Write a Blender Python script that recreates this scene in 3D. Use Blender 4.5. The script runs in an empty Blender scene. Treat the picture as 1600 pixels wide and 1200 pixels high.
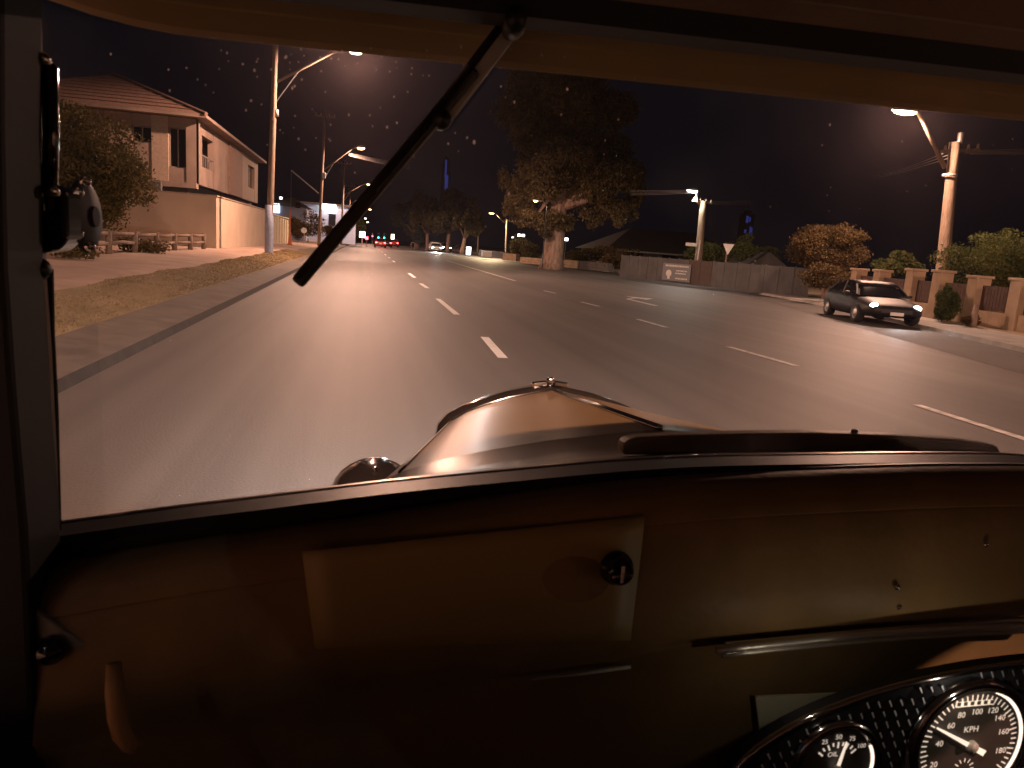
import bpy, bmesh, math, random
import numpy as np
from mathutils import Vector, Matrix
random.seed(7); rng = np.random.default_rng(7)
PI = math.pi
# ------------------------------------------------------------------ camera
F = 1150.0; H = 1.38; VP = (568, 371)
def cam_rot(roll):
    d0 = np.array([(VP[0]-800)/F, (600-VP[1])/F, -1.0]); d0 /= np.linalg.norm(d0)
    u = np.array([math.sin(roll), math.cos(roll), 0]); u = u-u.dot(d0)*d0; u /= np.linalg.norm(u)
    return np.array([np.cross(d0, u), d0, u])
RW = cam_rot(math.radians(1.9))      # street level
RC = cam_rot(math.radians(0.8))      # the car leans a little on its springs
C0 = np.array([0, 0, H])
sc = bpy.context.scene
cam = bpy.data.cameras.new('camera'); camo = bpy.data.objects.new('camera', cam)
sc.collection.objects.link(camo); sc.camera = camo
cam.sensor_width = 36; cam.lens = 36*F/1600; cam.clip_start = 0.02; cam.clip_end = 5000
camo.matrix_world = Matrix.Translation(Vector(C0)) @ Matrix(RW.tolist()).to_4x4()
cam.dof.use_dof = True; cam.dof.focus_distance = 14.0; cam.dof.aperture_fstop = 20.0
# ------------------------------------------------------------------ world
w = bpy.data.worlds.new('World'); sc.world = w; w.use_nodes = True
nt = w.node_tree; bg = nt.nodes['Background']
sky = nt.nodes.new('ShaderNodeTexSky'); sky.sky_type = 'NISHITA'; sky.sun_disc = False
SUN_EL, SUN_AZ = math.radians(-5.0), math.radians(200)
sky.sun_elevation = SUN_EL; sky.sun_rotation = SUN_AZ
mixn = nt.nodes.new('ShaderNodeMix'); mixn.data_type = 'RGBA'; mixn.blend_type = 'ADD'
mixn.inputs[0].default_value = 1.0
nt.links.new(sky.outputs[0], mixn.inputs[6]); mixn.inputs[7].default_value = (0.020, 0.0175, 0.026, 1)
nt.links.new(mixn.outputs[2], bg.inputs[0]); bg.inputs[1].default_value = 0.07
moon = bpy.data.lights.new('moon', 'SUN'); moon.energy = 0.012; moon.angle = math.radians(0.5); moon.color = (0.8, 0.88, 1)
moono = bpy.data.objects.new('moon', moon); sc.collection.objects.link(moono)
moono.rotation_euler = (math.radians(50), 0, math.radians(-40)); moono.location = (0, -20, 60)
sc.view_settings.view_transform = 'Standard'; sc.view_settings.look = 'None'
sc.view_settings.exposure = 1.15; sc.view_settings.gamma = 1.0
cy = sc.cycles
cy.use_denoising = True; cy.max_bounces = 7; cy.transparent_max_bounces = 24
cy.sample_clamp_indirect = 2.0; cy.sample_clamp_direct = 0; cy.caustics_reflective = False; cy.caustics_refractive = False
cy.use_light_tree = True; cy.blur_glossy = 0.5
# ------------------------------------------------------------------ pixel helpers
def ray(px, py, R): return R @ np.array([(px-800)/F, (600-py)/F, -1.0])
def G(px, py, z=0.0): r = ray(px, py, RW); return C0+r*((z-H)/r[2])
def aY(px, py, Y): r = ray(px, py, RW); return C0+r*(Y/r[1])
def aX(px, py, X): r = ray(px, py, RW); return C0+r*(X/r[0])
def cY(px, py, Y): r = ray(px, py, RC); return C0+r*(Y/r[1])
# ------------------------------------------------------------------ materials
def mat(name, col, rough=0.6, metal=0.0, var=0.0, vscale=8.0, bump=0.0, bscale=60.0, col2=None, stretch=None, coat=0.0, spec=0.5):
    m = bpy.data.materials.new(name); m.use_nodes = True; t = m.node_tree; b = t.nodes['Principled BSDF']
    b.inputs['Roughness'].default_value = rough; b.inputs['Metallic'].default_value = metal
    b.inputs['Coat Weight'].default_value = coat; b.inputs['Specular IOR Level'].default_value = spec
    b.inputs['Base Color'].default_value = (*col, 1)
    tc = t.nodes.new('ShaderNodeTexCoord'); mp = t.nodes.new('ShaderNodeMapping'); t.links.new(tc.outputs['Object'], mp.inputs[0])
    if stretch: mp.inputs['Scale'].default_value = stretch
    if var or col2:
        n = t.nodes.new('ShaderNodeTexNoise'); n.inputs['Scale'].default_value = vscale; n.inputs['Detail'].default_value = 5
        t.links.new(mp.outputs[0], n.inputs['Vector'])
        r = t.nodes.new('ShaderNodeValToRGB'); t.links.new(n.outputs['Fac'], r.inputs[0])
        a = col2 if col2 else tuple(c*(1-var) for c in col); c = col if col2 else tuple(min(1, c*(1+var)) for c in col)
        r.color_ramp.elements[0].color = (*a, 1); r.color_ramp.elements[1].color = (*c, 1)
        r.color_ramp.elements[0].position = 0.33; r.color_ramp.elements[1].position = 0.67
        t.links.new(r.outputs[0], b.inputs['Base Color'])
    if bump:
        n2 = t.nodes.new('ShaderNodeTexNoise'); n2.inputs['Scale'].default_value = bscale; n2.inputs['Detail'].default_value = 4
        t.links.new(tc.outputs['Object'], n2.inputs['Vector'])
        bp = t.nodes.new('ShaderNodeBump'); bp.inputs['Strength'].default_value = bump; bp.inputs['Distance'].default_value = 0.02
        t.links.new(n2.outputs['Fac'], bp.inputs['Height']); t.links.new(bp.outputs[0], b.inputs['Normal'])
    return m
def emit(name, col, s):
    m = bpy.data.materials.new(name); m.use_nodes = True; b = m.node_tree.nodes['Principled BSDF']
    b.inputs['Base Color'].default_value = (*[c*0.8 for c in col], 1)
    b.inputs['Emission Color'].default_value = (*col, 1); b.inputs['Emission Strength'].default_value = s
    m.cycles.emission_sampling = 'NONE'
    return m
def leafmat(name, c1, c2):
    m = bpy.data.materials.new(name); m.use_nodes = True; t = m.node_tree; b = t.nodes['Principled BSDF']
    b.inputs['Roughness'].default_value = 0.8; b.inputs['Specular IOR Level'].default_value = 0.15
    tc = t.nodes.new('ShaderNodeTexCoord'); n = t.nodes.new('ShaderNodeTexNoise'); n.inputs['Scale'].default_value = 1.6; n.inputs['Detail'].default_value = 6
    t.links.new(tc.outputs['Object'], n.inputs['Vector']); r = t.nodes.new('ShaderNodeValToRGB'); t.links.new(n.outputs['Fac'], r.inputs[0])
    r.color_ramp.elements[0].color = (*c1, 1); r.color_ramp.elements[1].color = (*c2, 1)
    r.color_ramp.elements[0].position = 0.35; r.color_ramp.elements[1].position = 0.65
    t.links.new(r.outputs[0], b.inputs['Base Color'])
    tr = t.nodes.new('ShaderNodeBsdfTranslucent'); t.links.new(r.outputs[0], tr.inputs[0])
    mx = t.nodes.new('ShaderNodeMixShader'); mx.inputs[0].default_value = 0.3
    t.links.new(b.outputs[0], mx.inputs[1]); t.links.new(tr.outputs[0], mx.inputs[2])
    t.links.new(mx.outputs[0], t.nodes['Material Output'].inputs[0])
    return m
M = {}
def road_mat():
    m = mat('asphalt', (0.075, 0.072, 0.07), 0.62, spec=0.4); t = m.node_tree; b = t.nodes['Principled BSDF']
    tc = t.nodes.new('ShaderNodeTexCoord')
    def noise(scale, stretch, det=4):
        mp = t.nodes.new('ShaderNodeMapping'); mp.inputs['Scale'].default_value = stretch; t.links.new(tc.outputs['Object'], mp.inputs[0])
        n = t.nodes.new('ShaderNodeTexNoise'); n.inputs['Scale'].default_value = scale; n.inputs['Detail'].default_value = det
        t.links.new(mp.outputs[0], n.inputs['Vector']); return n
    a = noise(0.9, (2.4, 0.02, 1)); c = noise(0.35, (1, 0.35, 1), 6); d = noise(55, (1, 1, 1), 3)
    s1 = t.nodes.new('ShaderNodeMath'); s1.operation = 'ADD'; t.links.new(a.outputs['Fac'], s1.inputs[0]); t.links.new(c.outputs['Fac'], s1.inputs[1])
    s2 = t.nodes.new('ShaderNodeMath'); s2.operation = 'MULTIPLY_ADD'; t.links.new(d.outputs['Fac'], s2.inputs[0]); s2.inputs[1].default_value = 0.5; t.links.new(s1.outputs[0], s2.inputs[2])
    r = t.nodes.new('ShaderNodeValToRGB'); mr = t.nodes.new('ShaderNodeMapRange'); mr.inputs[1].default_value = 0.85; mr.inputs[2].default_value = 1.65
    t.links.new(s2.outputs[0], mr.inputs[0]); t.links.new(mr.outputs[0], r.inputs[0])
    r.color_ramp.elements[0].color = (0.04, 0.037, 0.035, 1); r.color_ramp.elements[1].color = (0.105, 0.097, 0.09, 1)
    t.links.new(r.outputs[0], b.inputs['Base Color'])
    bp = t.nodes.new('ShaderNodeBump'); bp.inputs['Strength'].default_value = 0.35; bp.inputs['Distance'].default_value = 0.006
    t.links.new(d.outputs['Fac'], bp.inputs['Height']); t.links.new(bp.outputs[0], b.inputs['Normal'])
    return m
M['road'] = road_mat()
M['shoulder'] = mat('dark asphalt shoulder', (0.05, 0.046, 0.042), 0.75, var=0.3, vscale=0.6, bump=0.4)
M['ground'] = mat('sandy ground', (0.16, 0.12, 0.075), 0.95, col2=(0.1, 0.085, 0.05), vscale=0.7, bump=0.6, bscale=9)
M['sand'] = mat('sandy verge', (0.3, 0.21, 0.12), 0.95, col2=(0.2, 0.14, 0.08), vscale=0.9, bump=0.5, bscale=12)
M['grass'] = mat('dry verge grass', (0.25, 0.185, 0.1), 0.95, col2=(0.17, 0.13, 0.068), vscale=1.4, bump=1.0, bscale=40)
M['paving'] = mat('pinkish paving', (0.33, 0.235, 0.18), 0.85, var=0.18, vscale=1.2, bump=0.3, bscale=25)
M['concrete'] = mat('concrete', (0.3, 0.28, 0.25), 0.85, var=0.2, vscale=2, bump=0.3, bscale=40)
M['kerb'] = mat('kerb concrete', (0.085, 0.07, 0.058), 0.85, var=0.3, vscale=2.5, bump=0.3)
M['kerbface'] = mat('shaded kerb face', (0.025, 0.022, 0.02), 0.9, var=0.4, vscale=3)  # shade on the kerb face is painted into this dark colour
M['paint'] = mat('road paint', (0.6, 0.58, 0.54), 0.6, col2=(0.22, 0.21, 0.2), vscale=7, bump=0.1)
M['retro'] = mat('fresh white paint', (0.85, 0.85, 0.82), 0.45, var=0.1, vscale=6)
M['timber'] = mat('weathered pole timber', (0.19, 0.14, 0.1), 0.85, var=0.35, vscale=6, stretch=(6, 6, 0.5), bump=0.5, bscale=20)
M['steel'] = mat('galvanised steel', (0.45, 0.44, 0.42), 0.5, 0.6, var=0.2, vscale=5)
M['bluegrey'] = mat('blue grey pole guard', (0.2, 0.24, 0.33), 0.6, var=0.15)
M['ceramic'] = mat('porcelain insulator', (0.4, 0.3, 0.25), 0.3)
M['wire'] = mat('overhead wire', (0.3, 0.28, 0.26), 0.5, 0.4)
M['render'] = mat('painted render', (0.42, 0.3, 0.22), 0.85, var=0.08, vscale=1.5, bump=0.15)
M['limestone'] = mat('limestone block', (0.4, 0.29, 0.19), 0.9, var=0.16, vscale=2, bump=0.4, bscale=18)
M['limewall'] = mat('cream boundary wall', (0.47, 0.375, 0.28), 0.9, var=0.08, vscale=0.8, bump=0.15)
M['pinkwall'] = mat('house render', (0.26, 0.19, 0.15), 0.85, var=0.2, vscale=0.9, bump=0.1)
M['cream'] = mat('cream render', (0.36, 0.27, 0.2), 0.85, var=0.15)
M['brownclad'] = mat('brown cladding', (0.2, 0.11, 0.07), 0.8, var=0.15)
M['rooftile'] = mat('roof tile', (0.17, 0.1, 0.075), 0.8, var=0.25, vscale=9)
M['darkroof'] = mat('dark roof', (0.05, 0.042, 0.036), 0.8, var=0.2)
M['winglass'] = mat('night window glass', (0.012, 0.013, 0.016), 0.08)
M['frame'] = mat('window frame', (0.24, 0.2, 0.17), 0.5)
M['fence'] = mat('cream steel fence', (0.5, 0.42, 0.26), 0.6, var=0.06)
M['greyfence'] = mat('grey fibre fence', (0.07, 0.07, 0.07), 0.85, var=0.2, vscale=1.5, bump=0.2)
M['log'] = mat('rustic log', (0.17, 0.12, 0.085), 0.9, var=0.3, vscale=8)
M['bark'] = mat('smooth gum bark', (0.33, 0.23, 0.17), 0.8, col2=(0.15, 0.1, 0.075), vscale=3, stretch=(2, 2, 0.7), bump=0.5, bscale=10)
M['leafgold'] = leafmat('olive leaf', (0.05, 0.045, 0.014), (0.115, 0.085, 0.03))
M['leafdry'] = leafmat('dry olive leaf', (0.05, 0.036, 0.015), (0.115, 0.078, 0.034))
M['leafgreen'] = leafmat('green leaf', (0.04, 0.055, 0.018), (0.1, 0.11, 0.035))
M['leafgum'] = leafmat('gum leaf', (0.05, 0.048, 0.024), (0.12, 0.1, 0.045))
M['leafbig'] = leafmat('lit gum leaf', (0.08, 0.062, 0.03), (0.17, 0.13, 0.06))
M['leafblue'] = leafmat('blue green gum leaf', (0.04, 0.06, 0.05), (0.085, 0.12, 0.1))
M['black'] = mat('black rubber', (0.012, 0.011, 0.01), 0.45, var=0.2, vscale=30)
M['gloss'] = mat('gloss black', (0.012, 0.01, 0.009), 0.12, coat=0.5)
M['tyre'] = mat('tyre', (0.02, 0.02, 0.02), 0.8)
M['chrome'] = mat('chrome', (0.6, 0.58, 0.55), 0.12, 1.0)
M['carblack'] = mat('dark car paint', (0.012, 0.012, 0.014), 0.5, coat=0.0, spec=0.25)
M['carwhite'] = mat('white car paint', (0.6, 0.6, 0.6), 0.3, coat=0.6)
M['carred'] = mat('red car paint', (0.3, 0.025, 0.02), 0.3, coat=0.6)
M['orange'] = mat('orange plastic', (0.5, 0.12, 0.04), 0.5)
M['white'] = mat('white sign face', (0.75, 0.75, 0.73), 0.5)
M['signgrey'] = mat('grey banner', (0.15, 0.16, 0.17), 0.7)
M['print'] = mat('pale banner print', (0.6, 0.58, 0.52), 0.6)
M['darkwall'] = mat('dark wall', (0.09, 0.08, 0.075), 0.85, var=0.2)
M['browndark'] = mat('dark brown panel', (0.06, 0.042, 0.035), 0.8, var=0.2)
M['slat'] = mat('brown slat panel', (0.085, 0.045, 0.035), 0.7, var=0.2)
M['sodium'] = emit('sodium lamp glass', (1.0, 0.6, 0.22), 13)
M['sodiumhot'] = emit('near sodium lamp glass', (1.0, 0.62, 0.32), 30)
M['ledlamp'] = emit('white lamp glass', (1.0, 0.95, 0.82), 40)
M['head'] = emit('headlamp lens', (1.0, 0.97, 0.95), 60)
M['tail'] = emit('tail lamp lens', (1.0, 0.03, 0.03), 22)
M['litwhite'] = emit('lit white panel', (0.95, 0.98, 1.0), 3.0)
M['litcool'] = emit('lit cool window', (0.75, 0.85, 1.0), 1.4)
M['litwarm'] = emit('lit warm panel', (1.0, 0.9, 0.65), 5.0)
M['redlight'] = emit('red signal', (1.0, 0.06, 0.1), 6)
M['greenlight'] = emit('green signal', (0.05, 1.0, 0.75), 5)
M['bluelight'] = emit('blue facade light', (0.14, 0.2, 1.0), 0.05)
M['beacon'] = emit('red beacon', (1.0, 0.05, 0.12), 2.5)
# ------------------------------------------------------------------ mesh building
col = sc.collection
class MB:
    def __init__(s): s.v = []; s.f = []
    def add(s, v, f):
        o = len(s.v); s.v += [tuple(map(float, p)) for p in v]; s.f += [tuple(i+o for i in q) for q in f]; return s
    def box(s, c, size, rz=0.0, M3=None):
        x, y, z = [k/2 for k in size]; ca, sa = math.cos(rz), math.sin(rz); vs = []
        for dz in (-z, z):
            for dx, dy in ((-x, -y), (x, -y), (x, y), (-x, y)):
                vs.append((c[0]+dx*ca-dy*sa, c[1]+dx*sa+dy*ca, c[2]+dz))
        return s.add(vs, [(3, 2, 1, 0), (4, 5, 6, 7), (0, 1, 5, 4), (1, 2, 6, 5), (2, 3, 7, 6), (3, 0, 4, 7)])
    def beam(s, a, b, wd, ht, up=(0, 0, 1)):
        a = Vector(a); b = Vector(b); d = (b-a).normalized(); sd = d.cross(Vector(up))
        if sd.length < 1e-4: sd = d.cross(Vector((1, 0, 0)))
        sd.normalize(); u = sd.cross(d); vs = []
        for p in (a, b):
            for i, j in ((-1, -1), (1, -1), (1, 1), (-1, 1)): vs.append(p+sd*(i*wd/2)+u*(j*ht/2))
        return s.add(vs, [(3, 2, 1, 0), (4, 5, 6, 7), (0, 1, 5, 4), (1, 2, 6, 5), (2, 3, 7, 6), (3, 0, 4, 7)])
    def tube(s, pts, rad, n=10, cap=True):
        pts = [Vector(p) for p in pts]; k = len(pts); rad = rad if hasattr(rad, '__len__') else [rad]*k
        vs = []; prev = None
        for i, p in enumerate(pts):
            d = (pts[min(i+1, k-1)]-pts[max(i-1, 0)]).normalized()
            if prev is None: sd = d.orthogonal().normalized()
            else: sd = (prev-d*prev.dot(d)).normalized()
            prev = sd; u = d.cross(sd)
            for j in range(n):
                a = 2*PI*j/n; vs.append(p+(sd*math.cos(a)+u*math.sin(a))*rad[i])
        fs = [(i*n+j, i*n+(j+1) % n, (i+1)*n+(j+1) % n, (i+1)*n+j) for i in range(k-1) for j in range(n)]
        if cap: fs += [tuple(range(n-1, -1, -1)), tuple((k-1)*n+j for j in range(n))]
        return s.add(vs, fs)
    def lathe(s, prof, o, axis=(0, 0, 1), n=24, ref=None):
        ax = Vector(axis).normalized(); r1 = Vector(ref).normalized() if ref else ax.orthogonal().normalized(); r2 = ax.cross(r1); o = Vector(o); vs = []
        for r, h in prof:
            for j in range(n):
                a = 2*PI*j/n; vs.append(o+ax*h+(r1*math.cos(a)+r2*math.sin(a))*r)
        k = len(prof)
        return s.add(vs, [(i*n+j, i*n+(j+1) % n, (i+1)*n+(j+1) % n, (i+1)*n+j) for i in range(k-1) for j in range(n)])
    def prism(s, poly, ext):
        ext = Vector(ext); n = len(poly); vs = [Vector(p) for p in poly]+[Vector(p)+ext for p in poly]
        return s.add(vs, [tuple(range(n-1, -1, -1)), tuple(range(n, 2*n))]+[(i, (i+1) % n, n+(i+1) % n, n+i) for i in range(n)])
    def grid(s, rows):
        m = len(rows[0]); vs = [p for r in rows for p in r]
        return s.add(vs, [(i*m+j, i*m+j+1, (i+1)*m+j+1, (i+1)*m+j) for i in range(len(rows)-1) for j in range(m-1)])
    def build(s, name, m, parent=None, origin=None, smooth=False, bevel=0.0, solid=0.0, sub=0):
        if origin is None: origin = parent['_o'] if parent is not None else (0, 0, 0)
        o3 = Vector(origin); me = bpy.data.meshes.new(name)
        me.from_pydata([tuple(Vector(p)-o3) for p in s.v], [], s.f); me.materials.append(M[m] if isinstance(m, str) else m)
        bm = bmesh.new(); bm.from_mesh(me); bmesh.ops.recalc_face_normals(bm, faces=bm.faces); bm.to_mesh(me); bm.free()
        if smooth:
            me.polygons.foreach_set('use_smooth', [True]*len(me.polygons))
        ob = bpy.data.objects.new(name, me); col.objects.link(ob)
        if parent is not None: ob.parent = parent; ob['_o'] = tuple(origin)
        else: ob.location = o3; ob['_o'] = tuple(origin)
        if solid: md = ob.modifiers.new('s', 'SOLIDIFY'); md.thickness = solid; md.offset = 0
        if bevel: md = ob.modifiers.new('b', 'BEVEL'); md.width = bevel; md.segments = 2; md.limit_method = 'ANGLE'
        if sub: md = ob.modifiers.new('u', 'SUBSURF'); md.levels = sub; md.render_levels = sub
        return ob
# a sub-part's parent sits at its thing's origin with zero local offset, so one origin serves the whole tree
def thing(name, label, cat, loc=(0, 0, 0), group=None):
    o = bpy.data.objects.new(name, None); col.objects.link(o); o.location = loc; o['_o'] = tuple(map(float, loc))
    o['label'] = label; o['category'] = cat
    if group: o['group'] = group
    o.empty_display_size = 0.2
    return o
def tag(o, label, cat, group=None):
    o['label'] = label; o['category'] = cat
    if group: o['group'] = group
    return o
def struct(o): o['kind'] = 'structure'; return o
def lamp(name, loc, parent, kind, power, color, size=0.12, spot=None, blend=0.6, target=None):
    l = bpy.data.lights.new(name, kind); l.energy = power; l.color = color; l.shadow_soft_size = size
    if kind == 'SPOT': l.spot_size = math.radians(spot); l.spot_blend = blend
    o = bpy.data.objects.new(name, l); col.objects.link(o)
    o.parent = parent; o.location = Vector(loc)-Vector(parent['_o'])
    if target is not None: o.rotation_euler = (Vector(target)-Vector(loc)).to_track_quat('-Z', 'Y').to_euler()
    return o
def text_mesh(txt, size):
    cu = bpy.data.curves.new('lettering', 'FONT'); cu.body = txt; cu.size = size; cu.align_x = 'CENTER'; cu.align_y = 'CENTER'
    cu.resolution_u = 3; ob = bpy.data.objects.new('lettering', cu); col.objects.link(ob)
    dg = bpy.context.evaluated_depsgraph_get(); me = bpy.data.meshes.new_from_object(ob.evaluated_get(dg))
    v = [tuple(x.co) for x in me.vertices]; f = [tuple(p.vertices) for p in me.polygons]
    bpy.data.objects.remove(ob); bpy.data.curves.remove(cu); bpy.data.meshes.remove(me)
    return v, f
SOD = (1.0, 0.55, 0.385)
# ================================================================== SETTING
def lerp_poly(tab, y):
    return float(np.interp(y, [t[0] for t in tab], [t[1] for t in tab]))
EDGE = [(-40, 7.2), (0, 7.4), (9.6, 10.2), (18.9, 13.2), (27, 15.9), (34, 17.6), (43, 19.0), (51, 19.4), (69, 18.6), (117, 18.4), (220, 16), (420, 14)]
SHW = [(-40, 2.3), (25, 2.2), (40, 1.2), (60, 0.5), (420, 0.4)]
KL = -2.32
YS = list(np.linspace(-40, 60, 51))+list(np.linspace(65, 420, 48))
def E(y): return lerp_poly(EDGE, y)
def E2(y): return E(y)+lerp_poly(SHW, y)
def strip(xa, xb, za, zb):
    return MB().grid([[(xa(y), y, za), (xb(y), y, zb)] for y in YS])
struct(MB().grid([[(-900, -400, -0.06), (900, -400, -0.06)], [(-900, 1500, -0.06), (900, 1500, -0.06)]]).build('ground', 'ground'))
road = struct(MB().grid([[(KL+(E(y)-KL)*k/6, y, 0) for k in range(7)] for y in YS]).build('road', 'road'))
struct(strip(E, E2, 0.004, 0.006).build('road_shoulder', 'shoulder'))
# left side: kerb, paved edge, grass, pink paving, land behind
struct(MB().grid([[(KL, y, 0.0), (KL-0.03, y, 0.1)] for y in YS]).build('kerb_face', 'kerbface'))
struct(MB().grid([[(KL-0.03, y, 0.1), (KL-0.2, y, 0.12), (KL-0.72, y, 0.17)] for y in YS]).build('kerb', 'kerb'))
def wob(y): return 0.06*math.sin(y*1.7)+0.05*math.sin(y*0.63+1)
struct(MB().grid([[(KL-0.72, y, 0.172), (KL-1.0, y, 0.22), (KL-1.4, y, 0.30), (KL-1.85+wob(y)-max(0, y-20)*0.012, y, 0.37+max(0, y-20)*0.0004)] for y in YS]).build('verge', 'grass'))
struct(MB().grid([[(KL-1.6, y, 0.32), (KL-2.3, y, 0.40), (KL-4.2, y, 0.45), (KL-40, y, 0.5)] for y in YS]).build('footpath', 'paving'))
gb = MB(); nbl = 26000
gx = rng.random(nbl); gyv = 3.5+42*rng.random(nbl)**1.6; gv = []
for i in range(nbl):
    y = float(gyv[i]); xb_ = KL-1.85+wob(y)-max(0, y-20)*0.012; u = float(gx[i]); x = (KL-0.74)*(1-u)+(xb_-0.03+0.06*rng.random())*u
    z = float(np.interp(-(x-KL), [0.72, 1.0, 1.4, 1.9], [0.172, 0.22, 0.30, 0.375])); h = 0.01+0.02*rng.random(); a = 6.28*rng.random(); lx, ly = 0.03*rng.normal(), 0.03*rng.normal(); wd = 0.004+0.0005*y
    gv += [(x-wd*math.cos(a), y-wd*math.sin(a), z-0.005), (x+wd*math.cos(a), y+wd*math.sin(a), z-0.005), (x+lx, y+ly, z+h)]
me = bpy.data.meshes.new('verge_grass'); me.from_pydata(gv, [], [(3*i, 3*i+1, 3*i+2) for i in range(nbl)]); me.materials.append(leafmat('dry blade', (0.17, 0.13, 0.065), (0.28, 0.21, 0.115)))
go = bpy.data.objects.new('verge_grass', me); col.objects.link(go); go['kind'] = 'stuff'; tag(go, 'short dry grass growing on the left verge', 'grass')
# right side
struct(MB().grid([[(E2(y), y, 0.0), (E2(y)+0.04, y, 0.11), (E2(y)+0.22, y, 0.115)] for y in YS]).build('kerb', 'concrete'))
struct(MB().grid([[(E2(y)+0.22, y, 0.117), (E2(y)+1.8, y, 0.14)] for y in YS]).build('footpath', 'concrete'))
struct(MB().grid([[(E2(y)+1.8, y, 0.142), (E2(y)+4.5, y, 0.2), (E2(y)+90, y, 0.25)] for y in YS]).build('verge', 'sand'))
# markings
def marking(pts, m='paint', name='lane_marking'):
    b = MB(); n = len(pts)//2
    b.grid([[(pts[2*i][0], pts[2*i][1], 0.006), (pts[2*i+1][0], pts[2*i+1][1], 0.006)] for i in range(n)])
    o = b.build(name, m, road); return o
def line(x0, y0, x1, y1, wd, m='paint', name='lane_marking'):
    return marking([(x0-wd/2, y0), (x0+wd/2, y0), (x1-wd/2, y1), (x1+wd/2, y1)], m, name)
def px_line(a, b, wd, m='paint'):
    A = G(*a); B = G(*b); return line(A[0], A[1], B[0], B[1], wd, m)
px_line((786, 560), (757, 527), 0.13, 'retro'); px_line((714, 492), (684, 467), 0.13, 'retro')
px_line((668, 450.5), (657, 443), 0.14, 'retro'); px_line((648, 434), (639, 427), 0.14, 'retro')
for y in (47, 56, 66, 78, 92, 108): line(1.95, y, 1.95, y+3, 0.14, 'retro')
for y in (-5.5,): line(1.86, y, 1.86, y+3, 0.13)
px_line((805, 439), (697, 407), 0.15)
for a, b in (((1640, 699), (1432, 633)), ((1244, 572), (1138, 542)), ((1042, 512), (996, 499)), ((936, 479), (908, 472)), ((868, 458.5), (850, 454.5))): px_line(a, b, 0.12)
ax, ay = 8.55, 20.6      # turn arrow in the centre lane
ar = MB(); z = 0.006
ar.add([(ax-0.09, ay, z), (ax+0.09, ay, z), (ax+0.09, ay+2.6, z), (ax-0.09, ay+2.4, z), (ax+0.7, ay+3.3, z), (ax+0.6, ay+3.55, z),
        (ax+0.45, ay+4.1, z), (ax+1.35, ay+3.55, z), (ax+0.75, ay+2.7, z)], [(0, 1, 2, 3), (3, 2, 4, 5), (6, 8, 7)])
ar.build('turn_arrow', 'paint', road)
px_line((756, 417.5), (784, 419), 0.22)
# ================================================================== LEFT SIDE
def wire_set(name, label, spans, r=0.012, cat='wires', group=None):
    b = MB()
    for a, c, sag in spans:
        a = Vector(a); c = Vector(c)
        b.tube([a.lerp(c, t)-Vector((0, 0, sag*4*t*(1-t))) for t in np.linspace(0, 1, 14)], r, 5)
    o = b.build(name, 'wire', origin=spans[0][0]); tag(o, label, cat, group); return o
def head(th, L, d, m='sodium', size=(0.34, 0.72, 0.22)):
    # lamp head at L, pointing along d (unit, horizontal)
    d = Vector(d).normalized(); L = Vector(L); s_ = d.cross(Vector((0, 0, 1))); q = []
    prof = [(-0.5, 0.3, 0.45), (-0.3, 0.8, 0.9), (0.1, 1.0, 1.0), (0.4, 0.8, 0.7), (0.5, 0.35, 0.3)]
    rows = []
    for t, wk, hk in prof:
        rows.append([L+d*(t*size[1])+s_*(math.cos(a)*size[0]/2*wk)+Vector((0, 0, 1))*(math.sin(a)*size[2]*hk) for a in np.linspace(0, PI, 7)])
    h = MB().grid(rows); h.build('lamp_head', 'steel', th, smooth=True)
    rows = []
    for t, wk, hk in prof:
        rows.append([L+d*(t*size[1]*0.86)+s_*(math.cos(a)*size[0]/2*wk*0.95)-Vector((0, 0, 1))*(math.sin(a)*size[2]*0.75*hk+0.004) for a in np.linspace(0, PI, 7)])
    return MB().grid(rows).build('lamp_glass', m, th, smooth=True)
def pole_parts(th, base, top, r0, r1, m='timber'):
    k = 7; b = Vector(base); t = Vector(top)
    MB().tube([b.lerp(t, i/(k-1)) for i in range(k)], [r0+(r1-r0)*i/(k-1) for i in range(k)], 14).build('shaft', m, th, smooth=True)
GL = 'street light poles along the left kerb'; GR = 'street light poles along the right side'
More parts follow.
